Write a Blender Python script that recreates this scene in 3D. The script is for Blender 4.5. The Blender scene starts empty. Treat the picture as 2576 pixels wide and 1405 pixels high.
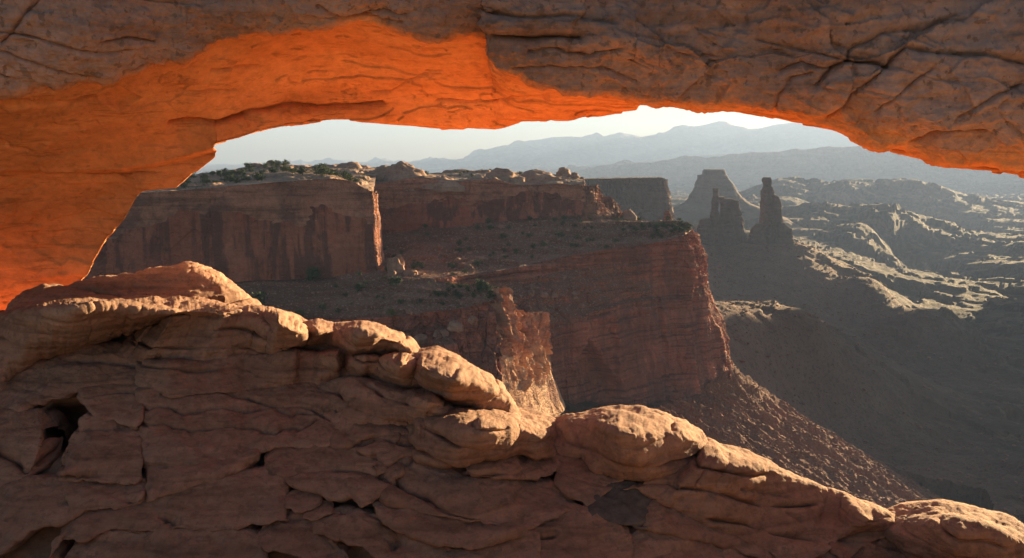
import bpy, math, random
import numpy as np

# ------------------------------------------------------------------ camera, sky, sun, exposure
SC = bpy.context.scene
COL = SC.collection
R = math.radians
PITCH = R(9.0)
cam_d = bpy.data.cameras.new('camera')
cam = bpy.data.objects.new('camera', cam_d)
COL.objects.link(cam)
cam.location = (0, 0, 0)
cam.rotation_euler = (R(90) - PITCH, 0, 0)
cam_d.sensor_width = 36
cam_d.lens = 28
cam_d.clip_start = 0.05
cam_d.clip_end = 90000
SC.camera = cam

SUN_EL, SUN_AZ = R(7.0), R(44.0)          # azimuth clockwise from +Y (the view direction)
world = bpy.data.worlds.new('World')
SC.world = world
world.use_nodes = True
wn = world.node_tree
wn.nodes.clear()
sky = wn.nodes.new('ShaderNodeTexSky')
sky.sky_type = 'NISHITA'
sky.sun_disc = False
sky.sun_elevation = SUN_EL
sky.sun_rotation = SUN_AZ
sky.altitude = 1800
sky.air_density = 1.0
sky.dust_density = 2.0
sky.ozone_density = 1.0
bg = wn.nodes.new('ShaderNodeBackground')
bg.inputs['Strength'].default_value = 0.020
wo = wn.nodes.new('ShaderNodeOutputWorld')
wn.links.new(sky.outputs[0], bg.inputs['Color'])
wn.links.new(bg.outputs[0], wo.inputs['Surface'])

sun_d = bpy.data.lights.new('sun', 'SUN')
sun_d.energy = 5.0
sun_d.angle = R(0.5)
sun_d.color = (1.0, 0.76, 0.42)
sun = bpy.data.objects.new('sun', sun_d)
COL.objects.link(sun)
sun.rotation_euler = (R(90) - SUN_EL, 0, math.pi - SUN_AZ)   # lamp's -Z points away from the sun

SC.view_settings.view_transform = 'Standard'
SC.view_settings.look = 'None'
SC.view_settings.exposure = 2.85
SC.view_settings.gamma = 1.0
SC.cycles.max_bounces = 8
SC.cycles.diffuse_bounces = 5
SC.cycles.glossy_bounces = 1
SC.cycles.volume_bounces = 0
SC.cycles.transparent_max_bounces = 8

# ------------------------------------------------------------------ measuring helpers
K = 2576.0 / 1024.0
FPX = 28 / 36 * 1024
SP, CP = math.sin(PITCH), math.cos(PITCH)


def rays(XY):
    XY = np.asarray(XY, float)
    cx = (XY[..., 0] / K - 512) / FPX
    cy = (279 - XY[..., 1] / K) / FPX
    return np.stack([cx, CP + cy * SP, -SP + cy * CP], -1)


def at(XY, D):
    """world points seen in direction XY at ground distance D"""
    r = rays(XY)
    return r * (np.asarray(D, float) / r[..., 1])[..., None]


def at1(X, Y, D):
    return at(np.array([[X, Y]]), np.array([D]))[0]


def resample(pts, n):
    p = np.asarray(pts, float)
    d = np.r_[0, np.cumsum(np.hypot(np.diff(p[:, 0]), np.diff(p[:, 1])) + 1e-6)]
    d /= d[-1]
    t = np.linspace(0, 1, n)
    return np.stack([np.interp(t, d, p[:, k]) for k in range(p.shape[1])], 1)


def resample_idx(pts, n):
    """resample keeping the control points of several curves matched by index"""
    p = np.asarray(pts, float)
    m = len(p)
    s = np.arange(m)
    t = np.linspace(0, m - 1, n)
    return np.stack([np.interp(t, s, p[:, k]) for k in range(p.shape[1])], 1)


# ------------------------------------------------------------------ noise
GR = np.array([[1, 1, 0], [-1, 1, 0], [1, -1, 0], [-1, -1, 0], [1, 0, 1], [-1, 0, 1], [1, 0, -1], [-1, 0, -1],
               [0, 1, 1], [0, -1, 1], [0, 1, -1], [0, -1, -1], [1, 1, 0], [-1, 1, 0], [0, -1, 1], [0, -1, -1]], float)


def hsh(i, j, k, seed=0):
    h = (i.astype(np.int64) * 374761393 + j.astype(np.int64) * 668265263 + k.astype(np.int64) * 2147483647 + seed * 974634777) & 0xFFFFFFFF
    h = ((h ^ (h >> 13)) * 1274126177) & 0xFFFFFFFF
    h = ((h ^ (h >> 16)) * 2246822519) & 0xFFFFFFFF
    return h ^ (h >> 15)


def perlin(P, seed=0):
    x, y, z = P[..., 0], P[..., 1], P[..., 2]
    xi, yi, zi = np.floor(x), np.floor(y), np.floor(z)
    fx, fy, fz = x - xi, y - yi, z - zi
    u, v, w = [f * f * f * (f * (f * 6 - 15) + 10) for f in (fx, fy, fz)]
    out = 0
    for a in (0, 1):
        for b in (0, 1):
            for c in (0, 1):
                g = GR[hsh(xi + a, yi + b, zi + c, seed) & 15]
                d = g[..., 0] * (fx - a) + g[..., 1] * (fy - b) + g[..., 2] * (fz - c)
                out = out + d * (u if a else 1 - u) * (v if b else 1 - v) * (w if c else 1 - w)
    return out


def fbm(P, freq=1.0, octv=4, gain=0.5, seed=0):
    f = np.asarray(freq, float)
    out, amp = 0, 1.0
    for o in range(octv):
        out = out + amp * perlin(P * f, seed + o * 17)
        f = f * 2.03
        amp *= gain
    return out


def ridged(P, freq=1.0, octv=4, gain=0.5, seed=0):
    f = np.asarray(freq, float)
    out, amp = 0, 1.0
    for o in range(octv):
        out = out + amp * (1 - 2 * np.abs(perlin(P * f, seed + o * 17)))
        f = f * 2.03
        amp *= gain
    return out


def cells(P, freq=1.0, seed=0):
    """F1, F2 and the id of the nearest cell"""
    Q = P * np.asarray(freq, float)
    B = np.floor(Q)
    f1 = np.full(Q.shape[:-1], 9.0)
    f2 = np.full(Q.shape[:-1], 9.0)
    cid = np.zeros(Q.shape[:-1])
    for a in (-1, 0, 1):
        for b in (-1, 0, 1):
            for c in (-1, 0, 1):
                i, j, k = B[..., 0] + a, B[..., 1] + b, B[..., 2] + c
                h = hsh(i, j, k, seed)
                px = i + (h & 255) / 255.0
                py = j + ((h >> 8) & 255) / 255.0
                pz = k + ((h >> 16) & 255) / 255.0
                d = np.sqrt((Q[..., 0] - px) ** 2 + (Q[..., 1] - py) ** 2 + (Q[..., 2] - pz) ** 2)
                near = d < f1
                f2 = np.where(near, f1, np.minimum(f2, d))
                cid = np.where(near, ((h >> 5) & 1023) / 1023.0, cid)
                f1 = np.where(near, d, f1)
    return f1, f2, cid


def facets(P, freq, seed=0, tilt=0.9):
    """angular blocks: every cell is a plane with its own offset and slant"""
    Q = P * np.asarray(freq, float)
    B = np.floor(Q)
    f1 = np.full(Q.shape[:-1], 9.0)
    f2 = np.full(Q.shape[:-1], 9.0)
    val = np.zeros(Q.shape[:-1])
    for a in (-1, 0, 1):
        for b in (-1, 0, 1):
            for c in (-1, 0, 1):
                i, j, k = B[..., 0] + a, B[..., 1] + b, B[..., 2] + c
                h = hsh(i, j, k, seed)
                dx = Q[..., 0] - i - (h & 255) / 255.0
                dy = Q[..., 1] - j - ((h >> 8) & 255) / 255.0
                dz = Q[..., 2] - k - ((h >> 16) & 255) / 255.0
                h2 = hsh(i, j, k, seed + 1)
                v = ((h2 & 255) / 255.0 - 0.5) + tilt * (((h2 >> 8) & 255) / 127.5 - 1) * dx + tilt * (((h2 >> 16) & 255) / 127.5 - 1) * dy + tilt * (((h2 >> 24) & 255) / 127.5 - 1) * dz
                d = np.sqrt(dx * dx + dy * dy + dz * dz)
                near = d < f1
                f2 = np.where(near, f1, np.minimum(f2, d))
                val = np.where(near, v, val)
                f1 = np.where(near, d, f1)
    return val, f2 - f1


def sstep(a, b, x):
    t = np.clip((x - a) / (b - a), 0, 1)
    return t * t * (3 - 2 * t)


def grid_normals(P):
    du = np.gradient(P, axis=1)
    dv = np.gradient(P, axis=0)
    n = np.cross(du, dv)
    n /= np.linalg.norm(n, axis=-1, keepdims=True) + 1e-12
    return n


def polydist(XY, line):
    """distance in picture units of grid points to a polyline, used to cut cracks into a loft"""
    best = np.full(XY.shape[:-1], 1e9)
    for (x0, y0), (x1, y1) in zip(line[:-1], line[1:]):
        dx, dy = x1 - x0, y1 - y0
        t = np.clip(((XY[..., 0] - x0) * dx + (XY[..., 1] - y0) * dy) / (dx * dx + dy * dy + 1e-9), 0, 1)
        best = np.minimum(best, np.hypot(XY[..., 0] - x0 - t * dx, XY[..., 1] - y0 - t * dy))
    return best


# ------------------------------------------------------------------ mesh building
def tag(o, label=None, cat=None, group=None, kind=None):
    if label:
        o['label'] = label
    if cat:
        o['category'] = cat
    if group:
        o['group'] = group
    if kind:
        o['kind'] = kind
    return o


def mesh_obj(name, V, Fq, mat, origin=None, smooth=True, mats=None, midx=None, parent=None):
    V = np.asarray(V, float).reshape(-1, 3)
    Fq = np.asarray(Fq)
    if origin is None:
        lo, hi = V.min(0), V.max(0)
        origin = np.array([(lo[0] + hi[0]) / 2, (lo[1] + hi[1]) / 2, lo[2]])
    V = V - origin
    me = bpy.data.meshes.new(name)
    k = Fq.shape[1]
    me.vertices.add(len(V))
    me.vertices.foreach_set('co', V.astype(np.float32).ravel())
    me.loops.add(Fq.size)
    me.loops.foreach_set('vertex_index', Fq.astype(np.int32).ravel())
    me.polygons.add(len(Fq))
    me.polygons.foreach_set('loop_start', (np.arange(len(Fq)) * k).astype(np.int32))
    me.polygons.foreach_set('use_smooth', np.full(len(Fq), smooth))
    for m in (mats or [mat]):
        me.materials.append(m)
    if midx is not None:
        me.polygons.foreach_set('material_index', np.asarray(midx, np.int32))
    me.update(calc_edges=True)
    me.validate()
    o = bpy.data.objects.new(name, me)
    o.location = origin
    COL.objects.link(o)
    if parent:
        o.parent = parent
        o.location = np.asarray(origin) - np.asarray(parent.location)
    return o


def grid_faces(nv, nu, wrap=False, off=0):
    i = np.arange(nv - 1)[:, None]
    j = np.arange(nu if wrap else nu - 1)[None, :]
    j2 = (j + 1) % nu
    a = i * nu + j
    b = i * nu + j2
    c = (i + 1) * nu + j2
    d = (i + 1) * nu + j
    return np.stack([a, d, c, b], -1).reshape(-1, 4) + off


def grid_obj(name, P, mat, wrap=False, flip=False, **kw):
    nv, nu = P.shape[:2]
    F = grid_faces(nv, nu, wrap)
    if flip:
        F = F[:, ::-1]
    return mesh_obj(name, P.reshape(-1, 3), F, mat, **kw)


def catmull(C, rows):
    """C: list of (nu,3) curves, rows: list of row counts per segment -> grid"""
    C = [np.asarray(c) for c in C]
    out = []
    n = len(C)
    for k in range(n - 1):
        p0, p1, p2, p3 = C[max(k - 1, 0)], C[k], C[k + 1], C[min(k + 2, n - 1)]
        ts = np.arange(rows[k]) / rows[k]
        if k == n - 2:
            ts = np.linspace(0, 1, rows[k] + 1)
        for t in ts:
            m1 = (p2 - p0) * 0.5
            m2 = (p3 - p1) * 0.5
            # limit tangents so that short neighbours of long spans do not overshoot
            L = np.linalg.norm(p2 - p1, axis=1, keepdims=True)
            for m in (m1, m2):
                l = np.linalg.norm(m, axis=1, keepdims=True) + 1e-9
                m *= np.minimum(1, 1.0 * L / l)
            t2, t3 = t * t, t * t * t
            out.append((2 * t3 - 3 * t2 + 1) * p1 + (t3 - 2 * t2 + t) * m1 + (-2 * t3 + 3 * t2) * p2 + (t3 - t2) * m2)
    return np.array(out)


def linloft(C, rows):
    out = []
    n = len(C)
    for k in range(n - 1):
        ts = np.linspace(0, 1, rows[k] + 1)
        if k < n - 2:
            ts = ts[:-1]
        for t in ts:
            out.append(C[k] * (1 - t) + C[k + 1] * t)
    return np.array(out)


# ------------------------------------------------------------------ materials
class NT:
    def __init__(s, name):
        s.m = bpy.data.materials.new(name)
        s.m.use_nodes = True
        s.t = s.m.node_tree
        s.t.nodes.clear()
        s.out = s.t.nodes.new('ShaderNodeOutputMaterial')

    def n(s, typ, **kw):
        nd = s.t.nodes.new(typ)
        for k, v in kw.items():
            setattr(nd, k, v)
        return nd

    def l(s, a, b):
        s.t.links.new(a, b)

    def noise(s, vec, scale, detail=6, rough=0.6, dist=0.0):
        nd = s.n('ShaderNodeTexNoise')
        nd.inputs['Scale'].default_value = scale
        nd.inputs['Detail'].default_value = detail
        nd.inputs['Roughness'].default_value = rough
        nd.inputs['Distortion'].default_value = dist
        s.l(vec, nd.inputs['Vector'])
        return nd.outputs['Fac']

    def mapv(s, vec, scale, rot=(0, 0, 0)):
        nd = s.n('ShaderNodeMapping')
        nd.inputs['Scale'].default_value = scale
        nd.inputs['Rotation'].default_value = rot
        s.l(vec, nd.inputs['Vector'])
        return nd.outputs[0]

    def ramp(s, fac, stops):
        nd = s.n('ShaderNodeValToRGB')
        cr = nd.color_ramp
        while len(cr.elements) < len(stops):
            cr.elements.new(0.5)
        for e, (p, c) in zip(cr.elements, stops):
            e.position = p
            e.color = (c[0], c[1], c[2], 1) if hasattr(c, '__len__') else (c, c, c, 1)
        s.l(fac, nd.inputs[0])
        return nd.outputs[0]

    def mix(s, fac, a, b, mode='MIX'):
        nd = s.n('ShaderNodeMix', data_type='RGBA', blend_type=mode)
        for v, i in ((fac, 0), (a, 6), (b, 7)):
            if hasattr(v, 'is_linked'):
                s.l(v, nd.inputs[i])
            elif i == 0:
                nd.inputs[0].default_value = v
            else:
                nd.inputs[i].default_value = (v[0], v[1], v[2], 1)
        return nd.outputs[2]

    def math(s, op, a, b=0.0):
        nd = s.n('ShaderNodeMath', operation=op)
        for v, i in ((a, 0), (b, 1)):
            if hasattr(v, 'is_linked'):
                s.l(v, nd.inputs[i])
            else:
                nd.inputs[i].default_value = v
        return nd.outputs[0]

    def finish(s, col, height=None, bump=0.3, dist=0.02, rough=0.92, spec=0.15):
        b = s.n('ShaderNodeBsdfPrincipled')
        b.inputs['Roughness'].default_value = rough
        b.inputs['Specular IOR Level'].default_value = spec
        s.l(col, b.inputs['Base Color'])
        if height is not None:
            bp = s.n('ShaderNodeBump')
            bp.inputs['Strength'].default_value = bump
            bp.inputs['Distance'].default_value = dist
            s.l(height, bp.inputs['Height'])
            s.l(bp.outputs[0], b.inputs['Normal'])
        s.l(b.outputs[0], s.out.inputs['Surface'])
        return s.m


def rock(name, c_dark, c_mid, c_light, unit=1.0, strata=0.5, strata_f=3.0, streak=0.0, streak_c=(0.1, 0.05, 0.04),
         patch=0.0, patch_c=(0.2, 0.17, 0.15), bump=0.4, tilt=0.1, speck=0.0, speck_c=(0.05, 0.06, 0.04), fresh_and_glow=None, slo=0.62):
    """weathered sandstone; unit is the size in metres of its main mottling"""
    t = NT(name)
    co = t.n('ShaderNodeTexCoord').outputs['Object']
    big = t.noise(co, 0.35 / unit, 7, 0.62)
    col = t.ramp(big, [(0.28, c_dark), (0.5, c_mid), (0.74, c_light)])
    sv = t.mapv(co, (0.25 / unit, 0.25 / unit, strata_f / unit), (tilt, tilt * 0.6, 0))
    sn = t.noise(sv, 1.0, 5, 0.65, 0.4)
    sr = t.ramp(sn, [(0.36, slo), (0.5, 1.0), (0.64, 1.0 + 0.35 * (1 - slo))])
    col = t.mix(strata, col, t.mix(1.0, col, sr, 'MULTIPLY'))
    fine = t.noise(co, 6.0 / unit, 9, 0.7)
    fr = t.ramp(fine, [(0.3, 0.58), (0.5, 1.0), (0.7, 1.28)])
    col = t.mix(0.75, col, t.mix(1.0, col, fr, 'MULTIPLY'))
    if patch:
        pn = t.noise(co, 0.6 / unit, 8, 0.72, 0.3)
        pr = t.ramp(pn, [(0.5, 0.0), (0.62, 1.0)])
        col = t.mix(t.math('MULTIPLY', pr, patch), col, patch_c)
    if streak:
        kv = t.mapv(co, (3.2 / unit, 3.2 / unit, 0.10 / unit))
        kn = t.noise(kv, 1.0, 4, 0.6, 0.3)
        kw = t.noise(t.mapv(co, (0.7 / unit, 0.7 / unit, 0.06 / unit)), 1.0, 3, 0.6, 0.3)
        kr = t.ramp(t.math('ADD', t.math('MULTIPLY', kn, 0.5), t.math('MULTIPLY', kw, 0.5)), [(0.46, 0.0), (0.52, 1.0)])
        mk = t.ramp(t.noise(co, 0.4 / unit, 4, 0.6), [(0.36, 0.1), (0.50, 1.0)])
        col = t.mix(t.math('MULTIPLY', t.math('MULTIPLY', kr, mk), streak), col, streak_c)
    if speck:
        pn = t.noise(co, 9.0 / unit, 3, 0.5)
        pr = t.ramp(pn, [(0.6, 0.0), (0.64, 1.0)])
        col = t.mix(t.math('MULTIPLY', pr, speck), col, speck_c)
    if fresh_and_glow:                                            # unweathered rock, and the bounce glow painted on the arch's right face
        at_ = t.n('ShaderNodeAttribute', attribute_name='patina_glow').outputs['Fac']
        fc = t.ramp(t.noise(t.mapv(co, (0.5, 1.0, 1.6)), 0.9, 8, 0.66, 0.5), [(0.30, fresh_and_glow[0]), (0.48, fresh_and_glow[1]), (0.66, fresh_and_glow[2])])
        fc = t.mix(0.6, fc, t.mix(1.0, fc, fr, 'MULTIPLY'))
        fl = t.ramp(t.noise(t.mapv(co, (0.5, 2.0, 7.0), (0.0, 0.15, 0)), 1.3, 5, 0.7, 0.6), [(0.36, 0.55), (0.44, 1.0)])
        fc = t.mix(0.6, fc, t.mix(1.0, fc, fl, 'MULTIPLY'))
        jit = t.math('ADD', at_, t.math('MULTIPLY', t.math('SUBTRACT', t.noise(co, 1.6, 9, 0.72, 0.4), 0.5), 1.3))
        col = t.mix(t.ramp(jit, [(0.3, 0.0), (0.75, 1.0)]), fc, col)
    h1 = t.noise(co, 9.0 / unit, 10, 0.72)
    h2 = t.math('ADD', t.math('MULTIPLY', h1, 0.6), t.math('MULTIPLY', sn, 0.7 * strata))
    return t.finish(col, h2, bump, 0.08 * unit)


M = {}
# foreground ledge: buff sandstone, in the photograph brown in the shade and gold in the sun
M['ledge'] = rock('ledge_sandstone', (0.235, 0.132, 0.088), (0.345, 0.195, 0.13), (0.45, 0.265, 0.175), unit=0.7, strata=0.75, strata_f=6, speck=0.35, speck_c=(0.13, 0.09, 0.07),
                  patch=0.35, patch_c=(0.22, 0.17, 0.14), bump=0.9)
M['ledge_dark'] = rock('lichen_darkened_sandstone', (0.09, 0.075, 0.065), (0.15, 0.12, 0.10), (0.24, 0.18, 0.14), unit=0.6, strata=0.4, bump=0.6)
M['sand'] = rock('blown_sand', (0.31, 0.20, 0.13), (0.37, 0.24, 0.16), (0.41, 0.27, 0.185), unit=0.6, strata=0.0, bump=0.25)
M['apron'] = rock('cliff_sandstone_below_ledge', (0.46, 0.17, 0.066), (0.55, 0.205, 0.082), (0.62, 0.25, 0.108), unit=2.0, strata=0.4, bump=0.3)
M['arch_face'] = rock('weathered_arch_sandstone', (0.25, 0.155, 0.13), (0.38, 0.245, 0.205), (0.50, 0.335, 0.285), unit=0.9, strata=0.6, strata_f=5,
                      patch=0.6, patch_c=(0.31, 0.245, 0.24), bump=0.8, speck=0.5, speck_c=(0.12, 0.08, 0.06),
                      fresh_and_glow=((0.55, 0.21, 0.082), (0.71, 0.285, 0.115), (0.77, 0.345, 0.15)))
M['wall'] = rock('red_canyon_wall', (0.24, 0.10, 0.065), (0.36, 0.16, 0.10), (0.45, 0.22, 0.14), unit=14, strata=0.5, strata_f=4,
                 streak=0.8, streak_c=(0.10, 0.045, 0.035), patch=0.4, patch_c=(0.16, 0.07, 0.05), bump=0.6, tilt=0.02)
M['wall_low'] = rock('varnished_canyon_wall', (0.27, 0.085, 0.052), (0.39, 0.13, 0.08), (0.48, 0.185, 0.115), unit=14, strata=0.15, strata_f=4,
                     streak=0.75, streak_c=(0.105, 0.046, 0.038), patch=0.3, patch_c=(0.11, 0.05, 0.04), bump=0.5, tilt=0.02)
M['wall_up'] = rock('pale_upper_canyon_wall', (0.30, 0.125, 0.08), (0.44, 0.20, 0.13), (0.54, 0.265, 0.18), unit=14, strata=0.9, slo=0.5, strata_f=4,
                    patch=0.7, patch_c=(0.13, 0.06, 0.05), bump=0.6, tilt=0.05)
M['wall_top'] = rock('slickrock', (0.22, 0.12, 0.085), (0.33, 0.20, 0.14), (0.44, 0.30, 0.22), unit=12, strata=0.6, strata_f=5, bump=0.6, tilt=0.03)
M['bench'] = rock('stony_bench_soil', (0.13, 0.058, 0.037), (0.19, 0.085, 0.054), (0.26, 0.13, 0.088), unit=9, strata=0.2, bump=0.8,
                  speck=0.7, speck_c=(0.40, 0.27, 0.21), tilt=0.02)
M['promontory'] = rock('promontory_wall', (0.24, 0.075, 0.046), (0.36, 0.12, 0.072), (0.46, 0.165, 0.10), unit=12, strata=1.0, slo=0.42, strata_f=6,
                       streak=0.55, streak_c=(0.14, 0.06, 0.05), patch=0.35, patch_c=(0.22, 0.10, 0.075), bump=0.6, tilt=0.02)
M['broken'] = rock('fractured_cliff', (0.34, 0.17, 0.10), (0.50, 0.30, 0.19), (0.66, 0.47, 0.33), unit=8, strata=0.4, strata_f=3, bump=0.7, tilt=0.05)
M['fin'] = rock('rusty_fractured_cliff', (0.26, 0.125, 0.08), (0.39, 0.205, 0.135), (0.54, 0.33, 0.225), unit=6, strata=0.5, strata_f=3, patch=0.5, patch_c=(0.20, 0.09, 0.06), bump=0.7, tilt=0.05)
M['talus'] = rock('red_talus', (0.13, 0.050, 0.031), (0.19, 0.077, 0.048), (0.25, 0.11, 0.07), unit=10, strata=0.1, bump=0.9,
                  speck=0.5, speck_c=(0.32, 0.17, 0.115))
M['tower'] = rock('dark_tower_rock', (0.09, 0.047, 0.036), (0.14, 0.072, 0.054), (0.19, 0.10, 0.076), unit=30, strata=0.5, strata_f=4, streak=0.4,
                  streak_c=(0.10, 0.06, 0.05), bump=0.6, tilt=0.02)
M['far'] = rock('distant_mesa_rock', (0.16, 0.10, 0.08), (0.22, 0.14, 0.11), (0.28, 0.18, 0.14), unit=120, strata=0.5, strata_f=4, bump=0.4, tilt=0.02)
M['mount'] = rock('mountain_rock', (0.12, 0.11, 0.11), (0.18, 0.165, 0.16), (0.42, 0.42, 0.43), unit=500, strata=0.0, bump=0.4)
M['boulder'] = rock('fallen_boulder', (0.21, 0.105, 0.072), (0.32, 0.175, 0.12), (0.43, 0.265, 0.195), unit=1.2, strata=0.4, bump=0.5)


def floor_mat():
    t = NT('canyon_floor_ground')
    co = t.n('ShaderNodeTexCoord').outputs['Object']
    a = t.noise(t.mapv(co, (0.7, 1.3, 1.0)), 0.008, 9, 0.68, 0.6)
    col = t.ramp(a, [(0.34, (0.034, 0.018, 0.012)), (0.48, (0.065, 0.031, 0.020)), (0.58, (0.098, 0.050, 0.031)), (0.70, (0.15, 0.085, 0.053))])
    w = t.ramp(t.noise(t.mapv(co, (0.0040, 0.0065, 0.0)), 1.0, 10, 0.7, 1.6), [(0.55, 0.0), (0.61, 1.0)])
    red = t.n('ShaderNodeAttribute', attribute_name='redsoil').outputs['Fac']
    col = t.mix(t.math('MULTIPLY', red, 0.85), col, (0.185, 0.085, 0.058))
    w = t.math('MULTIPLY', w, t.math('SUBTRACT', 1.0, red))
    col = t.mix(t.math('MULTIPLY', w, 0.75), col, (0.19, 0.112, 0.068))          # pale washes
    rimf = t.n('ShaderNodeAttribute', attribute_name='rim').outputs['Fac']
    col = t.mix(t.math('MULTIPLY', rimf, 0.8), col, (0.24, 0.15, 0.097))          # pale caprock edges
    b = t.noise(co, 0.05, 9, 0.72)
    br = t.ramp(b, [(0.3, 0.6), (0.5, 1.0), (0.7, 1.25)])
    col = t.mix(0.7, col, t.mix(1.0, col, br, 'MULTIPLY'))
    s = t.noise(co, 0.35, 4, 0.6)
    sr = t.ramp(s, [(0.54, 0.0), (0.6, 1.0)])
    col = t.mix(t.math('MULTIPLY', sr, 0.55), col, (0.045, 0.036, 0.023))
    h = t.math('ADD', t.math('MULTIPLY', b, 1.0), t.math('MULTIPLY', s, 0.4))
    return t.finish(col, h, 1.0, 3.5)


M['floor'] = floor_mat()


def leaf_mat(name, a, b):
    t = NT(name)
    co = t.n('ShaderNodeTexCoord').outputs['Object']
    n = t.noise(co, 1.3, 4, 0.6)
    col = t.ramp(n, [(0.35, a), (0.65, b)])
    return t.finish(col, None, rough=0.8, spec=0.1)


M['juniper'] = leaf_mat('juniper_foliage', (0.030, 0.045, 0.020), (0.065, 0.085, 0.035))
M['sage'] = leaf_mat('sagebrush_foliage', (0.09, 0.10, 0.035), (0.16, 0.15, 0.06))
M['bark'] = leaf_mat('juniper_bark', (0.07, 0.05, 0.04), (0.13, 0.09, 0.07))

# ------------------------------------------------------------------ foreground ledge
YC = np.array([(-900, 800), (-200, 790), (0, 772), (60, 738), (180, 715), (300, 706), (430, 674), (490, 674), (560, 712), (625, 770), (700, 785), (757, 815),
               (840, 822), (910, 815), (985, 840), (1050, 880), (1100, 880), (1150, 900), (1210, 940), (1290, 1005), (1310, 1040), (1390, 1063),
               (1424, 1044), (1514, 1033), (1561, 1029), (1670, 1049), (1765, 1087), (1820, 1128), (1932, 1170), (2068, 1235), (2164, 1265),
               (2245, 1306), (2300, 1289), (2417, 1271), (2532, 1295), (2640, 1350), (3400, 1390)], float)
DC = np.array([(-900, 10.9), (0, 10.9), (480, 12), (800, 11.3), (1050, 10.6), (1300, 9.9), (1560, 9.8), (1800, 9.6), (2050, 9.3), (2245, 9.0), (2450, 8.9), (3400, 8.7)])
DB = np.array([(-900, 7.3), (1200, 7.3), (1600, 7.7), (2000, 8.3), (2300, 8.5), (3400, 8.4)])


def ycrest(X):
    return np.interp(X, YC[:, 0], YC[:, 1])


def bd(X, Y):
    """distance of the mean slope of the ledge"""
    yc = ycrest(X)
    t = (Y - yc) / (1430 - yc)
    ic, ib = 1 / np.interp(X, DC[:, 0], DC[:, 1]), 1 / np.interp(X, DB[:, 0], DB[:, 1])
    return 1 / (ic + np.clip(t, -0.1, 1.4) * (ib - ic))


def bedding(p, seed, f=3.2, amp=0.05):
    """thin recessed seams between the beds of cross-bedded sandstone"""
    b = p[..., 2] + 0.13 * p[..., 0] - 0.05 * p[..., 1]
    w = fbm(p, (0.35, 0.35, 0.5), 4, 0.45, seed) * 0.55
    bb = (b + w * 0.5) * f
    fr = bb - np.floor(bb)
    dist = np.minimum(fr, 1 - fr)
    mk = sstep(-0.05, 0.22, fbm(p, (0.7, 0.7, 1.6), 3, 0.5, seed + 5))
    roll = (1 - (2 * fr - 1) ** 4) * 0.45
    return amp * (0.6 * roll - 1.5 * np.exp(-dist / 0.045)) * (0.15 + 0.85 * mk)


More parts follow.
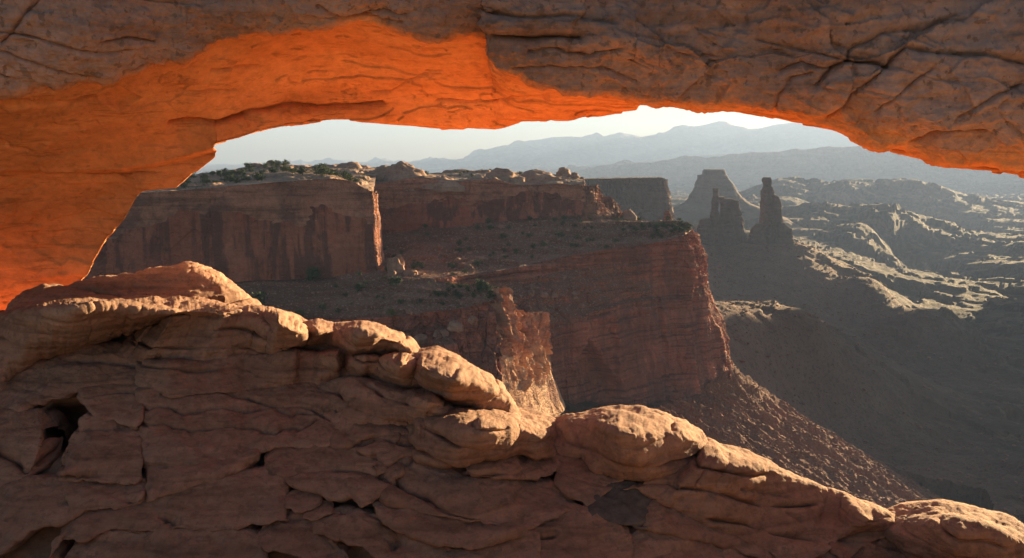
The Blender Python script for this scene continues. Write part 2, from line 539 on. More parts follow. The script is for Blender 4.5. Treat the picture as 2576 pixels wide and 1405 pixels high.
def slab(name, label, S, B, E=None, kf=0.2, mat='ledge', seed=1, bulge=0.16, amp=1.15, bedf=4.2, back=1.0, cat='rock slab', cracks=(), lift=0.0, edge=False):
    Lpx = max(p[0] for p in S) - min(p[0] for p in S)
    nu = int(max(40, Lpx / 2.0))
    S_, B_ = resample(S, nu), resample(B, nu)
    if E is None and not edge:                           # beds lap over one another
        S_[:, 1] -= 10
        for Z in (S_, B_):
            Z[:, 0] = Z[:, 0].mean() + (Z[:, 0] - Z[:, 0].mean()) * 1.035
    kk = max(3, int(nu * 0.035))
    ker = np.hanning(2 * kk + 1)
    ker /= ker.sum()
    for Z in ((S_, B_) if E is None else (B_,)):         # weathered outlines have no straight runs or corners
        for c in (0, 1):
            pad = np.r_[2 * Z[0, c] - Z[kk:0:-1, c], Z[:, c], 2 * Z[-1, c] - Z[-2:-kk - 2:-1, c]]
            Z[:, c] = np.convolve(pad, ker, 'valid')
        w1 = np.stack([Z[:, 0] / 45.0, Z[:, 1] / 45.0, np.full(nu, seed * 1.7)], -1)
        Z[:, 1] += 7 * fbm(w1, 1.0, 3, 0.55, 5)
    B_[:, 1] += 10
    u = np.linspace(0, 1, nu)
    tp = np.minimum(1, np.minimum(u, 1 - u) / 0.06)
    tp = np.sqrt(1 - (1 - tp) ** 2)
    dS = bd(S_[:, 0], S_[:, 1]) - lift
    P_S = at(S_, dS)
    dB = bd(B_[:, 0], B_[:, 1]) - lift * 0.5
    dB = np.minimum(dB - 0.07 * tp, dS - 0.02)
    if E is not None:
        E_ = resample(E, nu)
        k = 1.0
    else:
        E_ = S_ * 0.80 + B_ * 0.20
        k = kf
    rE = rays(E_)
    sl = 0.15 if E is not None else 0.05      # tops lean out over the canyon, towards the sun
    flat = (P_S[:, 2] + sl * dS) / (rE[:, 2] / rE[:, 1] + sl)
    base = bd(E_[:, 0], E_[:, 1])
    dE = base + (flat - base) * k * (0.35 + 0.65 * tp)
    dE = np.clip(dE, np.minimum(dB, base) - 0.9, dS - 0.005)
    M_ = E_ * 0.45 + B_ * 0.55
    dM = dE * 0.55 + dB * 0.45 - 0.4 * bulge * tp
    P_E, P_M, P_B = at(E_, dE), at(M_, dM), at(B_, dB)
    C = [P_S + np.array([0, 1.0, -1.1]) * back, P_S + np.array([0, .42, -.16]) * back, P_S, P_E, P_M, P_B, P_B + np.array([0, .45, -.06])]
    hp = np.abs(np.mean(B_[:, 1] - S_[:, 1]))
    he = np.mean(np.abs(E_[:, 1] - S_[:, 1]))
    rows = [6, 10, int(max(8, he / 1.6)), int(max(12, (hp - he) / 3)), int(max(12, (hp - he) / 3)), 10]
    P = catmull(C, rows)
    n = grid_normals(P)
    if np.mean(n[rows[0] + rows[1]:-12, :, 1]) > 0:
        n = -n
    v = np.arange(len(P))
    fade = np.minimum(1, v / 8.0)[:, None] * np.minimum(1, (len(P) - 1 - v) / 6.0)[:, None]
    cs = np.cumsum(rows)
    topz = (sstep(cs[0], cs[1], v) * (1 - sstep(cs[2] + 2, cs[2] + 14, v)))[:, None]
    d = 0.055 * fbm(P, (0.8, 0.8, 1.5), 3, 0.5, seed) + 0.020 * fbm(P, (2.2, 2.2, 6.0), 4, 0.55, seed + 3) + bedding(P, 19, bedf, 0.075) * (1 - 0.6 * topz)
    pit = ridged(P, (5, 5, 9), 4, 0.55, seed + 31)
    d = d + (0.006 + 0.007 * topz) * pit
    if cracks:
        # project back to picture units to cut the joints seen in the photograph
        q = P
        fw = q[..., 1] * CP - q[..., 2] * SP
        XY = np.stack([(512 + FPX * q[..., 0] / fw) * K, (279 - FPX * (q[..., 1] * SP + q[..., 2] * CP) / fw) * K], -1)
        wob = fbm(P, 3.0, 3, 0.5, seed + 77) * 14
        for line, wd, dp in cracks:
            d = d - dp * np.exp(-(np.maximum(0, polydist(XY + wob[..., None], line)) / wd))
    P = P + n * (d * amp * fade)[..., None]
    o = grid_obj(name, P, M[mat])
    return tag(o, label, cat)


def ledge_ground():
    Xs = np.concatenate([np.linspace(-1500, -120, 60), np.linspace(-110, 2700, 900), np.linspace(2720, 4200, 60)])
    yc = ycrest(Xs)
    rows = []
    crest = at(np.stack([Xs, yc + 10], 1), np.interp(Xs, DC[:, 0], DC[:, 1]) + 0.45)
    for dy, dz in ((260, -215), (150, -150), (95, -120), (60, -90), (34, -60), (22, -44), (14, -28), (9, -15.5), (6, -8), (4, -4.2), (2.6, -2.4), (1.6, -1.35), (0.8, -0.62), (0.35, -0.3)):
        rows.append(crest + np.array([0.45 * dy, dy, dz]))
    rows.append(crest)
    for t in np.linspace(0.01, 1, 260):
        Y = yc + 10 + (1425 - yc - 10) * t
        hollow = 0.9 * np.exp(-((Xs - 178) / 48) ** 4 - ((Y - 1080) / 60) ** 4)
        rows.append(at(np.stack([Xs, Y], 1), bd(Xs, Y) + 0.11 + 0.1 * np.minimum(1, t * 8) + hollow))
    last = rows[-1]
    for y, z, k in ((6.6, -4.15, 1), (5.2, -3.9, 1), (4, -3.4, 1), (3, -2.9, 1), (2, -2.4, 1), (1, -2.0, 1), (0, -1.75, 1.0), (-2, -1.7, 1.2), (-5, -2.3, 2), (-9, -3.4, 3), (-20, -6.2, 6), (-60, -18, 10)):
        q = last.copy()
        q[:, 0] *= k
        q[:, 1] = y
        q[:, 2] = z
        rows.append(q)
    P = np.array(rows)
    n = grid_normals(P)
    d = 0.07 * fbm(P, 0.9, 4, 0.5, 91) + 0.02 * fbm(P, 5, 3, 0.5, 92)
    v = np.arange(len(P))
    far = np.where(v < 10, 6.0, np.where(v < 14, 0.6, 1.0))[:, None]
    d = d * far
    sgn = np.sign(n[..., 2:3]) + (n[..., 2:3] == 0)
    P = P + n * sgn * d[..., None]
    nv, nu = P.shape[:2]
    F = grid_faces(nv, nu)
    fi = np.repeat(np.arange(nv - 1), nu - 1)
    o = mesh_obj('ground', P.reshape(-1, 3), F, None, mats=[M['apron'], M['sand']], midx=np.where(fi < 15, 0, 1), origin=np.zeros(3))
    return tag(o, 'sandy rock floor of the ledge and its drop below the arch', None, kind='structure')


ledge_ground()

SL = []


def ad(*a, **k):
    slab(*a, seed=11 + 7 * len(SL), **k)
    SL.append(a[0])


ad('rock_slab', 'humped back slab against the canyon wall, its right edge a thin gold rim',
   [(14, 785), (22, 768), (60, 736), (110, 723), (180, 714), (250, 700), (300, 706), (370, 686), (430, 673), (490, 672), (520, 685), (560, 712), (600, 741), (624, 766), (630, 782)],
   [(14, 790), (60, 776), (110, 770), (200, 760), (300, 756), (340, 748), (420, 748), (500, 748), (560, 756), (605, 770), (625, 783), (630, 786)],
   bulge=0.12, back=1.3, kf=0.25, edge=True)
ad('rock_slab', 'long dark slab at the frame edge with pitted sunlit ribs under the humped slab',
   [(-90, 800), (20, 783), (110, 768), (200, 757), (320, 747), (400, 741), (500, 744), (580, 764), (628, 782)],
   [(-90, 1010), (0, 965), (25, 930), (70, 902), (150, 880), (250, 846), (330, 820), (385, 806), (440, 792), (560, 792), (628, 790)],
   E=[(-90, 806), (100, 782), (250, 768), (330, 774), (420, 783), (500, 782), (560, 785), (628, 785)], bulge=0.22)
ad('rock_slab', 'wide slab with a pitted sunlit knob on its right shoulder',
   [(375, 812), (392, 795), (430, 783), (560, 778), (640, 778), (700, 785), (740, 797), (762, 815)],
   [(290, 880), (330, 900), (400, 903), (470, 906), (560, 914), (640, 905), (700, 890), (765, 868)],
   E=[(375, 815), (400, 797), (500, 788), (600, 788), (650, 791), (690, 800), (735, 828), (765, 838)], bulge=0.2)
ad('rock_slab', 'smooth slab with sunlit top stepping down behind the pitted knob',
   [(745, 818), (800, 811), (840, 821), (880, 816), (910, 814), (950, 821), (985, 839), (1020, 849), (1042, 869), (1058, 884)],
   [(700, 892), (760, 884), (850, 894), (900, 896), (1000, 892), (1060, 892)],
   E=[(745, 824), (800, 828), (880, 833), (960, 844), (1010, 864), (1032, 882), (1058, 889)], bulge=0.16)
ad('rock_slab', 'outermost slab sloping down at the cliff edge, its whole top in gold light',
   [(1040, 884), (1060, 880), (1100, 879), (1150, 899), (1200, 930), (1212, 940), (1260, 973), (1290, 1003), (1306, 1036)],
   [(1040, 960), (1090, 978), (1140, 1000), (1200, 1020), (1250, 1030), (1306, 1044)],
   E=[(1040, 905), (1075, 925), (1115, 940), (1180, 958), (1240, 987), (1280, 1012), (1306, 1040)], bulge=0.10)
ad('rock_slab', 'long banded slab with a grey stain and a thin gold crest above the middle beds',
   [(352, 912), (420, 905), (530, 903), (644, 890), (699, 881), (753, 869), (808, 877), (865, 872), (882, 886), (931, 884), (975, 892), (1026, 881), (1053, 891), (1066, 906), (1088, 930), (1095, 950)],
   [(350, 970), (420, 990), (530, 985), (644, 972), (753, 958), (835, 948), (917, 938), (985, 957), (1053, 975), (1095, 962)],
   E=[(352, 916), (530, 908), (644, 897), (700, 892), (753, 884), (808, 890), (865, 890), (882, 896), (950, 902), (1000, 911), (1040, 918), (1075, 940), (1095, 955)], bulge=0.2)
ad('rock_slab', 'thick lower slab of stacked beds ending in a bright gold snout',
   [(352, 985), (450, 990), (600, 982), (753, 962), (850, 955), (890, 953), (944, 960), (999, 971), (1040, 979), (1094, 976), (1122, 998), (1150, 1034)],
   [(362, 1150), (450, 1160), (545, 1158), (640, 1135), (700, 1112), (767, 1118), (835, 1105), (880, 1072), (903, 1054), (960, 1054), (1020, 1052), (1100, 1046), (1150, 1038)],
   E=[(352, 990), (600, 985), (753, 967), (850, 960), (890, 964), (944, 975), (1000, 991), (1050, 1003), (1100, 1018), (1150, 1036)], bulge=0.38, bedf=4.2, amp=1.25,
   cracks=[([(360, 1065), (480, 1075), (600, 1070), (700, 1085), (800, 1050)], 3, .07), ([(360, 1030), (500, 1040), (650, 1020), (800, 1035), (900, 1010)], 3, .06)])
ad('rock_slab', 'rounded bed under the stacked beds beside the vertical cleft',
   [(362, 1140), (420, 1142), (545, 1148), (600, 1140), (645, 1128)],
   [(376, 1258), (436, 1228), (500, 1212), (567, 1196), (627, 1152), (645, 1140)], bulge=0.3)
ad('rock_block', 'tilted block left of the vertical cleft, above the dark hollow',
   [(72, 1002), (90, 958), (117, 934), (137, 897), (200, 880), (287, 876), (340, 889), (360, 905)],
   [(72, 1006), (109, 1010), (160, 992), (205, 976), (260, 962), (327, 953), (348, 945), (360, 930)], bulge=0.3, cat='rock block')
ad('rock_block', 'small wedge block beside the vertical cleft, right above the hollow',
   [(205, 982), (250, 965), (325, 952), (345, 958), (360, 985)],
   [(205, 988), (232, 1020), (248, 1042), (300, 1056), (343, 1068), (360, 1040)], bulge=0.22, cat='rock block')
ad('rock_slab', 'recessed dark bed under the long slab at the frame edge',
   [(-60, 1000), (0, 975), (35, 950), (82, 926), (123, 911), (140, 900)],
   [(-60, 1075), (0, 1055), (40, 1040), (70, 1015), (100, 990), (140, 935)], bulge=0.1)
ad('rock_block', 'smooth pyramid-shaped block right of the dark hollow',
   [(152, 1192), (169, 1153), (191, 1090), (213, 1058), (254, 1050), (300, 1060), (352, 1078), (362, 1110)],
   [(152, 1198), (200, 1203), (245, 1202), (300, 1205), (340, 1212), (362, 1200)], bulge=0.35, cat='rock block')
ad('rock_block', 'low block under the pyramid-shaped block',
   [(146, 1210), (200, 1200), (280, 1202), (330, 1205), (366, 1222)],
   [(186, 1282), (195, 1288), (240, 1280), (300, 1268), (345, 1256), (366, 1240)], bulge=0.25, cat='rock block')
ad('rock_block', 'tall block at the left frame edge, left of the dark hollow',
   [(-80, 1052), (0, 1048), (40, 1042), (95, 1040), (106, 1060), (100, 1090)],
   [(-80, 1250), (0, 1222), (60, 1197), (80, 1180), (92, 1150), (100, 1110)], bulge=0.3, cat='rock block')
ad('rock_shelf', 'flat grey shelf in the bottom corner beneath the tall edge block',
   [(-80, 1250), (0, 1234), (80, 1220), (144, 1218), (170, 1235), (190, 1262)],
   [(-80, 1440), (0, 1386), (74, 1332), (120, 1315), (155, 1302), (190, 1288)], bulge=0.2, cat='rock shelf')
ad('rock_shelf', 'broad low shelf before the vertical cleft, bottom of the frame',
   [(180, 1296), (240, 1278), (338, 1258), (403, 1258), (470, 1235), (560, 1215), (640, 1190), (712, 1178)],
   [(120, 1440), (147, 1345), (213, 1352), (292, 1322), (420, 1330), (560, 1320), (640, 1312), (715, 1300)], bulge=0.2, cat='rock shelf')
ad('rock_shelf', 'lowest shelf crossing the bottom edge under the broad low shelf',
   [(140, 1440), (200, 1362), (292, 1335), (420, 1345), (560, 1335), (650, 1360)],
   [(100, 1530), (250, 1510), (420, 1500), (560, 1500), (690, 1480)], bulge=0.15, cat='rock shelf')
ad('rock_slab', 'pointed flat slab lying just below the stacked beds',
   [(668, 1150), (700, 1132), (767, 1120), (835, 1131), (900, 1145), (944, 1156), (970, 1164)],
   [(672, 1160), (700, 1180), (761, 1219), (790, 1222), (830, 1243), (867, 1246), (930, 1200), (970, 1170)], bulge=0.18)
ad('boulder', 'egg-shaped boulder wedged left of the big smooth dome slab',
   [(872, 1205), (890, 1190), (944, 1174), (985, 1162), (1006, 1160), (1012, 1172)],
   [(876, 1215), (895, 1240), (908, 1268), (940, 1255), (970, 1222), (1012, 1185)], bulge=0.25, cat='boulder')
ad('boulder', 'upper of two boulders in the gully below the gold snout',
   [(880, 1100), (905, 1075), (940, 1062), (985, 1065), (1005, 1085)],
   [(885, 1108), (905, 1125), (935, 1136), (975, 1125), (1005, 1100)], bulge=0.2, cat='boulder')
ad('boulder', 'cracked boulder beside the gully sand, left of the sunlit block',
   [(945, 1125), (960, 1105), (990, 1090), (1025, 1088), (1050, 1105), (1058, 1120)],
   [(948, 1135), (960, 1150), (972, 1158), (1005, 1142), (1035, 1135), (1058, 1128)], bulge=0.2, cat='boulder')
ad('rock_slab', 'sloping bed above the gully boulders, under the gold snout',
   [(830, 1098), (880, 1066), (905, 1055), (960, 1056), (1030, 1056), (1075, 1065)],
   [(836, 1112), (880, 1108), (930, 1090), (980, 1082), (1030, 1085), (1075, 1085)], bulge=0.15)
ad('rock_block', 'sunlit pitted block in the middle of the ledge',
   [(1030, 1066), (1042, 1044), (1094, 1039), (1149, 1033), (1212, 1025), (1288, 1034), (1343, 1048), (1388, 1062), (1402, 1085)],
   [(1040, 1120), (1055, 1143), (1100, 1152), (1150, 1166), (1200, 1150), (1260, 1140), (1340, 1140), (1402, 1138)],
   E=[(1030, 1075), (1070, 1062), (1120, 1066), (1176, 1071), (1244, 1077), (1290, 1076), (1362, 1094), (1402, 1095)], bulge=0.28, cat='rock block')
ad('rock_block', 'lens-shaped dark block under the sunlit pitted block',
   [(1170, 1172), (1215, 1150), (1288, 1145), (1350, 1142), (1398, 1140), (1408, 1150)],
   [(1175, 1185), (1200, 1190), (1288, 1196), (1343, 1198), (1385, 1182), (1408, 1165)], bulge=0.25, cat='rock block')
ad('rock_dome', 'big smooth dome slab with pale lichen in the lower middle',
   [(962, 1235), (996, 1186), (1010, 1148), (1030, 1143), (1094, 1158), (1189, 1190), (1288, 1198), (1343, 1200), (1392, 1227), (1440, 1275)],
   [(962, 1242), (985, 1258), (1040, 1275), (1107, 1288), (1197, 1300), (1280, 1318), (1323, 1322), (1380, 1298), (1440, 1280)], bulge=0.32, cat='rock dome',
   cracks=[([(1010, 1172), (1040, 1165), (1060, 1155)], 2.5, .05)])
ad('rock_dome', 'lobe with white lichen under the big smooth dome slab',
   [(946, 1268), (985, 1260), (1040, 1278), (1107, 1290), (1197, 1300), (1288, 1322), (1310, 1330)],
   [(948, 1280), (968, 1306), (1039, 1337), (1096, 1356), (1167, 1376), (1205, 1376), (1260, 1345), (1310, 1334)], bulge=0.25, cat='rock dome')
ad('rock_dome', 'humped dome in the middle with a pocked gold top and two cups',
   [(1364, 1090), (1372, 1074), (1397, 1056), (1424, 1044), (1473, 1041), (1514, 1033), (1561, 1028), (1615, 1037), (1670, 1048), (1724, 1065), (1765, 1086), (1780, 1112)],
   [(1394, 1125), (1410, 1140), (1457, 1140), (1492, 1172), (1561, 1188), (1620, 1195), (1664, 1197), (1735, 1165), (1755, 1135), (1780, 1118)],
   E=[(1364, 1094), (1390, 1074), (1441, 1060), (1492, 1064), (1533, 1080), (1596, 1094), (1670, 1089), (1735, 1108), (1780, 1116)], bulge=0.3, cat='rock dome')
ad('rock_dome', 'long smooth ridge with a gold crest running down to the corner dome',
   [(1662, 1200), (1735, 1140), (1760, 1118), (1792, 1112), (1820, 1127), (1888, 1146), (1932, 1170), (1987, 1198), (2068, 1234), (2117, 1245), (2164, 1264), (2229, 1294), (2248, 1310)],
   [(1530, 1232), (1588, 1216), (1670, 1258), (1724, 1280), (1806, 1325), (1870, 1355), (1930, 1385), (2000, 1420), (2046, 1400), (2100, 1362), (2140, 1336), (2200, 1318), (2248, 1315)],
   E=[(1662, 1204), (1751, 1154), (1800, 1152), (1847, 1174), (1932, 1184), (1973, 1202), (2068, 1239), (2120, 1253), (2150, 1285), (2180, 1308), (2248, 1312)], bulge=0.22, cat='rock dome',
   cracks=[([(1860, 1230), (1930, 1235), (1990, 1260)], 3, .05), ([(1980, 1290), (2010, 1305)], 3, .05)])
ad('rock_block', 'square chunk under the left shoulder of the humped dome',
   [(1398, 1150), (1415, 1135), (1457, 1142), (1492, 1172), (1545, 1190), (1575, 1200)],
   [(1402, 1210), (1440, 1238), (1479, 1264), (1500, 1252), (1530, 1228), (1575, 1208)], bulge=0.25, cat='rock block')
ad('rock_block', 'dark grey lichen-covered block in the hollow below the humped dome',
   [(1478, 1272), (1500, 1248), (1520, 1234), (1588, 1222), (1630, 1240), (1658, 1265)],
   [(1482, 1285), (1525, 1300), (1570, 1310), (1630, 1320), (1655, 1300), (1662, 1280)], mat='ledge_dark', bulge=0.2, cat='rock block')
ad('rock_slab', 'second lobe below the long smooth ridge, edged by a black lichen line',
   [(1630, 1300), (1660, 1268), (1700, 1275), (1760, 1302), (1850, 1350), (1930, 1390)],
   [(1625, 1322), (1680, 1330), (1740, 1345), (1806, 1356), (1870, 1380), (1940, 1420)], bulge=0.18)
ad('rock_slab', 'smooth bed filling the bottom edge below the black lichen line',
   [(1560, 1365), (1623, 1326), (1656, 1320), (1740, 1346), (1806, 1357), (1932, 1400), (2010, 1430)],
   [(1560, 1500), (1680, 1500), (1800, 1500), (1900, 1500), (2010, 1500)], bulge=0.2)
ad('rock_slab', 'bed at the bottom edge below the square chunk, with a dark notch',
   [(1318, 1330), (1370, 1297), (1435, 1280), (1490, 1300), (1540, 1325), (1580, 1370)],
   [(1300, 1500), (1380, 1500), (1460, 1500), (1530, 1500), (1600, 1500)], bulge=0.2,
   cracks=[([(1326, 1325), (1345, 1345), (1400, 1348)], 5, .12)])
ad('rock_slab', 'grey-topped slab islanded in sand at the bottom edge',
   [(655, 1350), (679, 1304), (753, 1296), (780, 1312), (810, 1332), (830, 1360), (870, 1400)],
   [(650, 1360), (671, 1377), (726, 1382), (770, 1400), (820, 1440), (900, 1470)], bulge=0.18)
ad('rock_slab', 'low slab curving from the gully sand to the bottom edge',
   [(785, 1310), (846, 1296), (910, 1298), (971, 1308), (1026, 1328), (1096, 1365), (1150, 1400)],
   [(800, 1330), (862, 1343), (917, 1373), (971, 1408), (1050, 1460), (1130, 1480)], bulge=0.15)
ad('rock_slab', 'smooth bed at the bottom edge under the lichen lobe',
   [(1090, 1400), (1167, 1382), (1215, 1375), (1260, 1352), (1320, 1332), (1350, 1350)],
   [(1080, 1500), (1150, 1500), (1220, 1500), (1290, 1500), (1360, 1500)], bulge=0.15)
ad('boulder', 'small flat boulder half sunk in the gully sand',
   [(760, 1292), (790, 1272), (830, 1268), (838, 1274)],
   [(764, 1296), (785, 1298), (815, 1286), (838, 1278)], bulge=0.1, cat='boulder', amp=0.6)
ad('boulder', 'rounded grey boulder half sunk in sand left of the flat one',
   [(718, 1262), (735, 1245), (775, 1238), (808, 1256)],
   [(722, 1268), (745, 1282), (775, 1274), (808, 1260)], bulge=0.12, cat='boulder', amp=0.6)
ad('rock_dome', 'gold-topped dome at the right corner of the ledge',
   [(2222, 1322), (2248, 1308), (2273, 1299), (2300, 1288), (2335, 1277), (2395, 1272), (2417, 1270), (2472, 1277), (2532, 1294), (2576, 1320), (2640, 1370), (2700, 1420)],
   [(2226, 1330), (2260, 1362), (2290, 1390), (2330, 1420), (2400, 1440), (2480, 1460), (2560, 1480), (2700, 1500)],
   E=[(2222, 1326), (2286, 1322), (2341, 1316), (2404, 1326), (2477, 1332), (2559, 1363), (2620, 1410), (2700, 1450)], bulge=0.3, cat='rock dome')
ad('rock_block', 'small tilted block in the notch left of the corner dome',
   [(2085, 1365), (2139, 1334), (2177, 1310), (2218, 1300), (2242, 1306), (2250, 1320)],
   [(2090, 1380), (2130, 1400), (2170, 1370), (2224, 1342), (2240, 1335), (2250, 1328)], bulge=0.2, cat='rock block')
ad('rock_slab', 'stained bed at the bottom edge between the ridge and the corner dome',
   [(2020, 1430), (2095, 1385), (2140, 1375), (2200, 1362), (2240, 1345), (2290, 1395), (2320, 1440)],
   [(2020, 1520), (2080, 1520), (2140, 1520), (2200, 1520), (2260, 1520), (2300, 1520), (2330, 1520)], bulge=0.12)


# ------------------------------------------------------------------ the arch
def build_arch():
    PR = [  # front lip X, Y, D   back lip X, Y, D
        (-700, 330, 8.6, -700, 1250, 11.6), (-400, 270, 8.7, -400, 1000, 11.8), (-260, 245, 8.8, -260, 920, 12), (-60, 236, 9.0, -60, 850, 12), (30, 226, 9.1, 70, 790, 12), (100, 213, 9.2, 160, 748, 12),
        (160, 205, 9.3, 203, 700, 11.9), (220, 198, 9.4, 250, 620, 11.7), (270, 197, 9.5, 295, 560, 11.5), (310, 193, 9.6, 322, 508, 11.3), (350, 186, 9.7, 346, 486, 11.25),
        (390, 172, 9.8, 430, 473, 11.3), (430, 158, 9.9, 468, 441, 11.3), (470, 143, 9.9, 525, 398, 11.2), (510, 130, 10, 546, 369, 11.15), (560, 112, 10, 600, 352, 11.3), (620, 97, 10, 680, 326, 11.5),
        (680, 80, 10, 740, 315, 11.7), (750, 64, 10, 820, 308, 11.9), (850, 55, 10, 900, 306, 12.1), (950, 65, 10, 1000, 312, 12.3), (1075, 84, 10, 1090, 318, 12.4), (1160, 91, 10, 1180, 320, 12.4),
        (1232, 96, 10, 1245, 323, 12.4), (1214, 122, 9.9, 1275, 317, 12.3), (1226, 155, 9.9, 1300, 309, 12.3), (1260, 180, 9.9, 1340, 306, 12.2), (1310, 192, 9.9, 1390, 299, 12.1),
        (1345, 211, 9.95, 1440, 297, 12.0), (1450, 226, 10, 1490, 287, 12.4), (1540, 240, 10.1, 1560, 282, 12.0), (1592, 249, 10.2, 1602, 277, 11.8), (1612, 254, 10.2, 1616, 263, 11.6),
        (1660, 256, 10.2, 1660, 259.5, 11.2), (1730, 260, 10.1, 1730, 264, 11.0), (1800, 267, 10.0, 1800, 271.5, 10.9), (1930, 289, 9.8, 1930, 295, 10.6), (2080, 314, 9.5, 2080, 321, 10.3),
        (2165, 345, 9.4, 2170, 352, 10.1), (2215, 362, 9.3, 2215, 370, 10.0), (2300, 378, 9.2, 2300, 386, 9.8), (2390, 398, 9.1, 2390, 406, 9.7), (2480, 412, 9.0, 2480, 420, 9.6),
        (2576, 426, 8.9, 2576, 434, 9.5), (2800, 480, 8.7, 2800, 490, 9.3), (3000, 600, 8.6, 3000, 630, 9.2), (3150, 800, 8.6, 3150, 850, 9.2), (3300, 1300, 8.6, 3300, 1400, 9.3)]
    nu = 1300
    A = np.asarray(PR, float)
    # space the samples by picture length of the lower outline
    seg = np.r_[0, np.cumsum(np.hypot(np.diff(A[:, 3]), np.diff(A[:, 4])) * 0.5 + np.hypot(np.diff(A[:, 0]), np.diff(A[:, 1])) * 0.5)]
    t = np.linspace(0, seg[-1], nu)
    Q = np.stack([np.interp(t, seg, A[:, k]) for k in range(6)], 1)
    Fp, Bp = at(Q[:, :2], Q[:, 2]), at(Q[:, 3:5], Q[:, 5])
    X = Q[:, 0]
    right = sstep(1200, 1750, X)
    # front face above the lip
    lip = at(Q[:, :2] - np.array([0, 10]), Q[:, 2] - 0.16)
    up1 = at(np.stack([X, Q[:, 1] * 0.62 + (-160) * 0.38], 1), Q[:, 2] - 0.42 - 0.1 * right)
    up2 = at(np.stack([X, np.minimum(Q[:, 1] - 260, -300)], 1), Q[:, 2] - 0.15)
    top = up2 + np.array([0, 1.2, 0.9])
    topb = up2 + np.array([0, 3.4, 0.7])
    bmid = Bp * 0.5 + topb * 0.5 + np.array([0, 0.8, -0.2])
    blip = Bp + np.array([0, 0.3, 0.12]) + (1 - sstep(560, 760, X))[:, None] * np.array([-0.28, 0.05, 0.0])
    # underside
    und = [Fp * (1 - s) + Bp * s for s in (0.0, 0.04)]
    f1 = Fp * 0.96 + Bp * 0.04
    f1[:, 1] += 0.16
    offs = (sstep(450, 900, X)[:, None] * np.array([0, 0.22, 0.0]))
    wl = (1 - sstep(600, 1000, X)) * 0.8 + 0.15

    def between(t):
        e = t * (1 - wl) + (1 - (1 - t) ** 1.7) * wl
        return at(Q[:, :2] * (1 - t) + Q[:, 3:5] * t, Q[:, 2] * (1 - e) + Q[:, 5] * e)
    u1 = between(0.34) + offs
    u2 = between(0.67) + offs
    rows = [10, 26, 90, 110, 8, 8, 26, 40, 70, 70, 70, 10]
    C = [blip, bmid, topb, top, up2, up1, lip, Fp, f1, u1, u2, Bp, blip]
    rows = [14, 10, 10, 10, 110, 110, 12, 10, 75, 75, 75, 8]
    P = catmull(C, rows)
    cs = np.cumsum([0] + rows)
    v = np.arange(len(P))
    n = grid_normals(P)
    cen = (np.array(C).mean(0))[None]
    # make the normal point out of the rock: on the underside it points down or to the camera
    if np.mean(n[cs[8] + 5:cs[11] - 5, :, 2]) > 0:
        n = -n
    isund = (sstep(cs[7] - 4, cs[8] + 4, v) * (1 - sstep(cs[11] - 2, cs[12] + 2, v)))[:, None]
    isface = (sstep(cs[3], cs[4] + 4, v) * (1 - sstep(cs[7] - 6, cs[8], v)))[:, None]
    q = P
    fw = q[..., 1] * CP - q[..., 2] * SP
    XY = np.stack([(512 + FPX * q[..., 0] / fw) * K, (279 - FPX * (q[..., 1] * SP + q[..., 2] * CP) / fw) * K], -1)
    wob = np.stack([fbm(P, 2.2, 4, 0.55, 301), fbm(P, 2.2, 4, 0.55, 302)], -1) * 5
    XW = XY + wob
    r2 = sstep(1250, 1700, XY[..., 0])
    # face: layered and pitted on the left, jointed into blocks on the right
    ps = P * np.array([1, 1, 1.0])
    low = 0.16 * fbm(P, 0.8, 3, 0.5, 311)
    med = 0.07 * fbm(P, (1.4, 1.4, 3.2), 6, 0.56, 312)
    lay = bedding(P, 313, 4.0, 0.07)
    f1c, f2c, cid = cells(P + 0.12 * np.stack([fbm(P, 1.5, 3, .5, 314), fbm(P, 1.5, 3, .5, 318), fbm(P, 1.5, 3, .5, 319)], -1), (0.5, 0.5, 0.9), 315)
    fv, fe = facets(P + 0.12 * np.stack([fbm(P, 1.5, 3, .5, 314), fbm(P, 1.5, 3, .5, 318), fbm(P, 1.5, 3, .5, 319)], -1), (0.62, 0.62, 1.1), 331, 0.7)
    fw2, fe2 = facets(P, (1.6, 1.6, 3.0), 333, 0.7)
    blocks = fv * 0.20 + fw2 * 0.05 - 0.05 * np.exp(-(f2c - f1c) / 0.04) * sstep(0.0, 0.3, fbm(P, 0.6, 2, .5, 317))
    pits = 0.022 * ridged(P, 7.0, 4, 0.6, 316)
    blocks = blocks * (1 - 0.85 * sstep(cs[7] - 45, cs[7] - 6, v))[:, None]
    dface = low + med + lay * (0.75 - 0.35 * r2) + blocks * (0.15 + 0.85 * r2) + pits
    # underside: smooth sheets with thin spalled edges
    sheet = np.floor(2.5 * (fbm(P, (0.45, 0.9, 0.9), 4, 0.5, 321) + 0.12 * P[..., 2])) / 2.5
    dund = 0.07 * fbm(P, 0.5, 3, 0.45, 322) + 0.06 * sheet + 0.010 * fbm(P, (2, 5, 6), 4, 0.6, 323)
    cr = np.abs(fbm(P, (0.7, 1.6, 2.2), 5, 0.55, 324))
    dund = dund - 0.03 * np.exp(-cr / 0.010) * sstep(0.0, 0.25, fbm(P, 0.8, 2, .5, 325))
    d = dface * isface + dund * isund + (1 - np.maximum(isface, isund)) * low
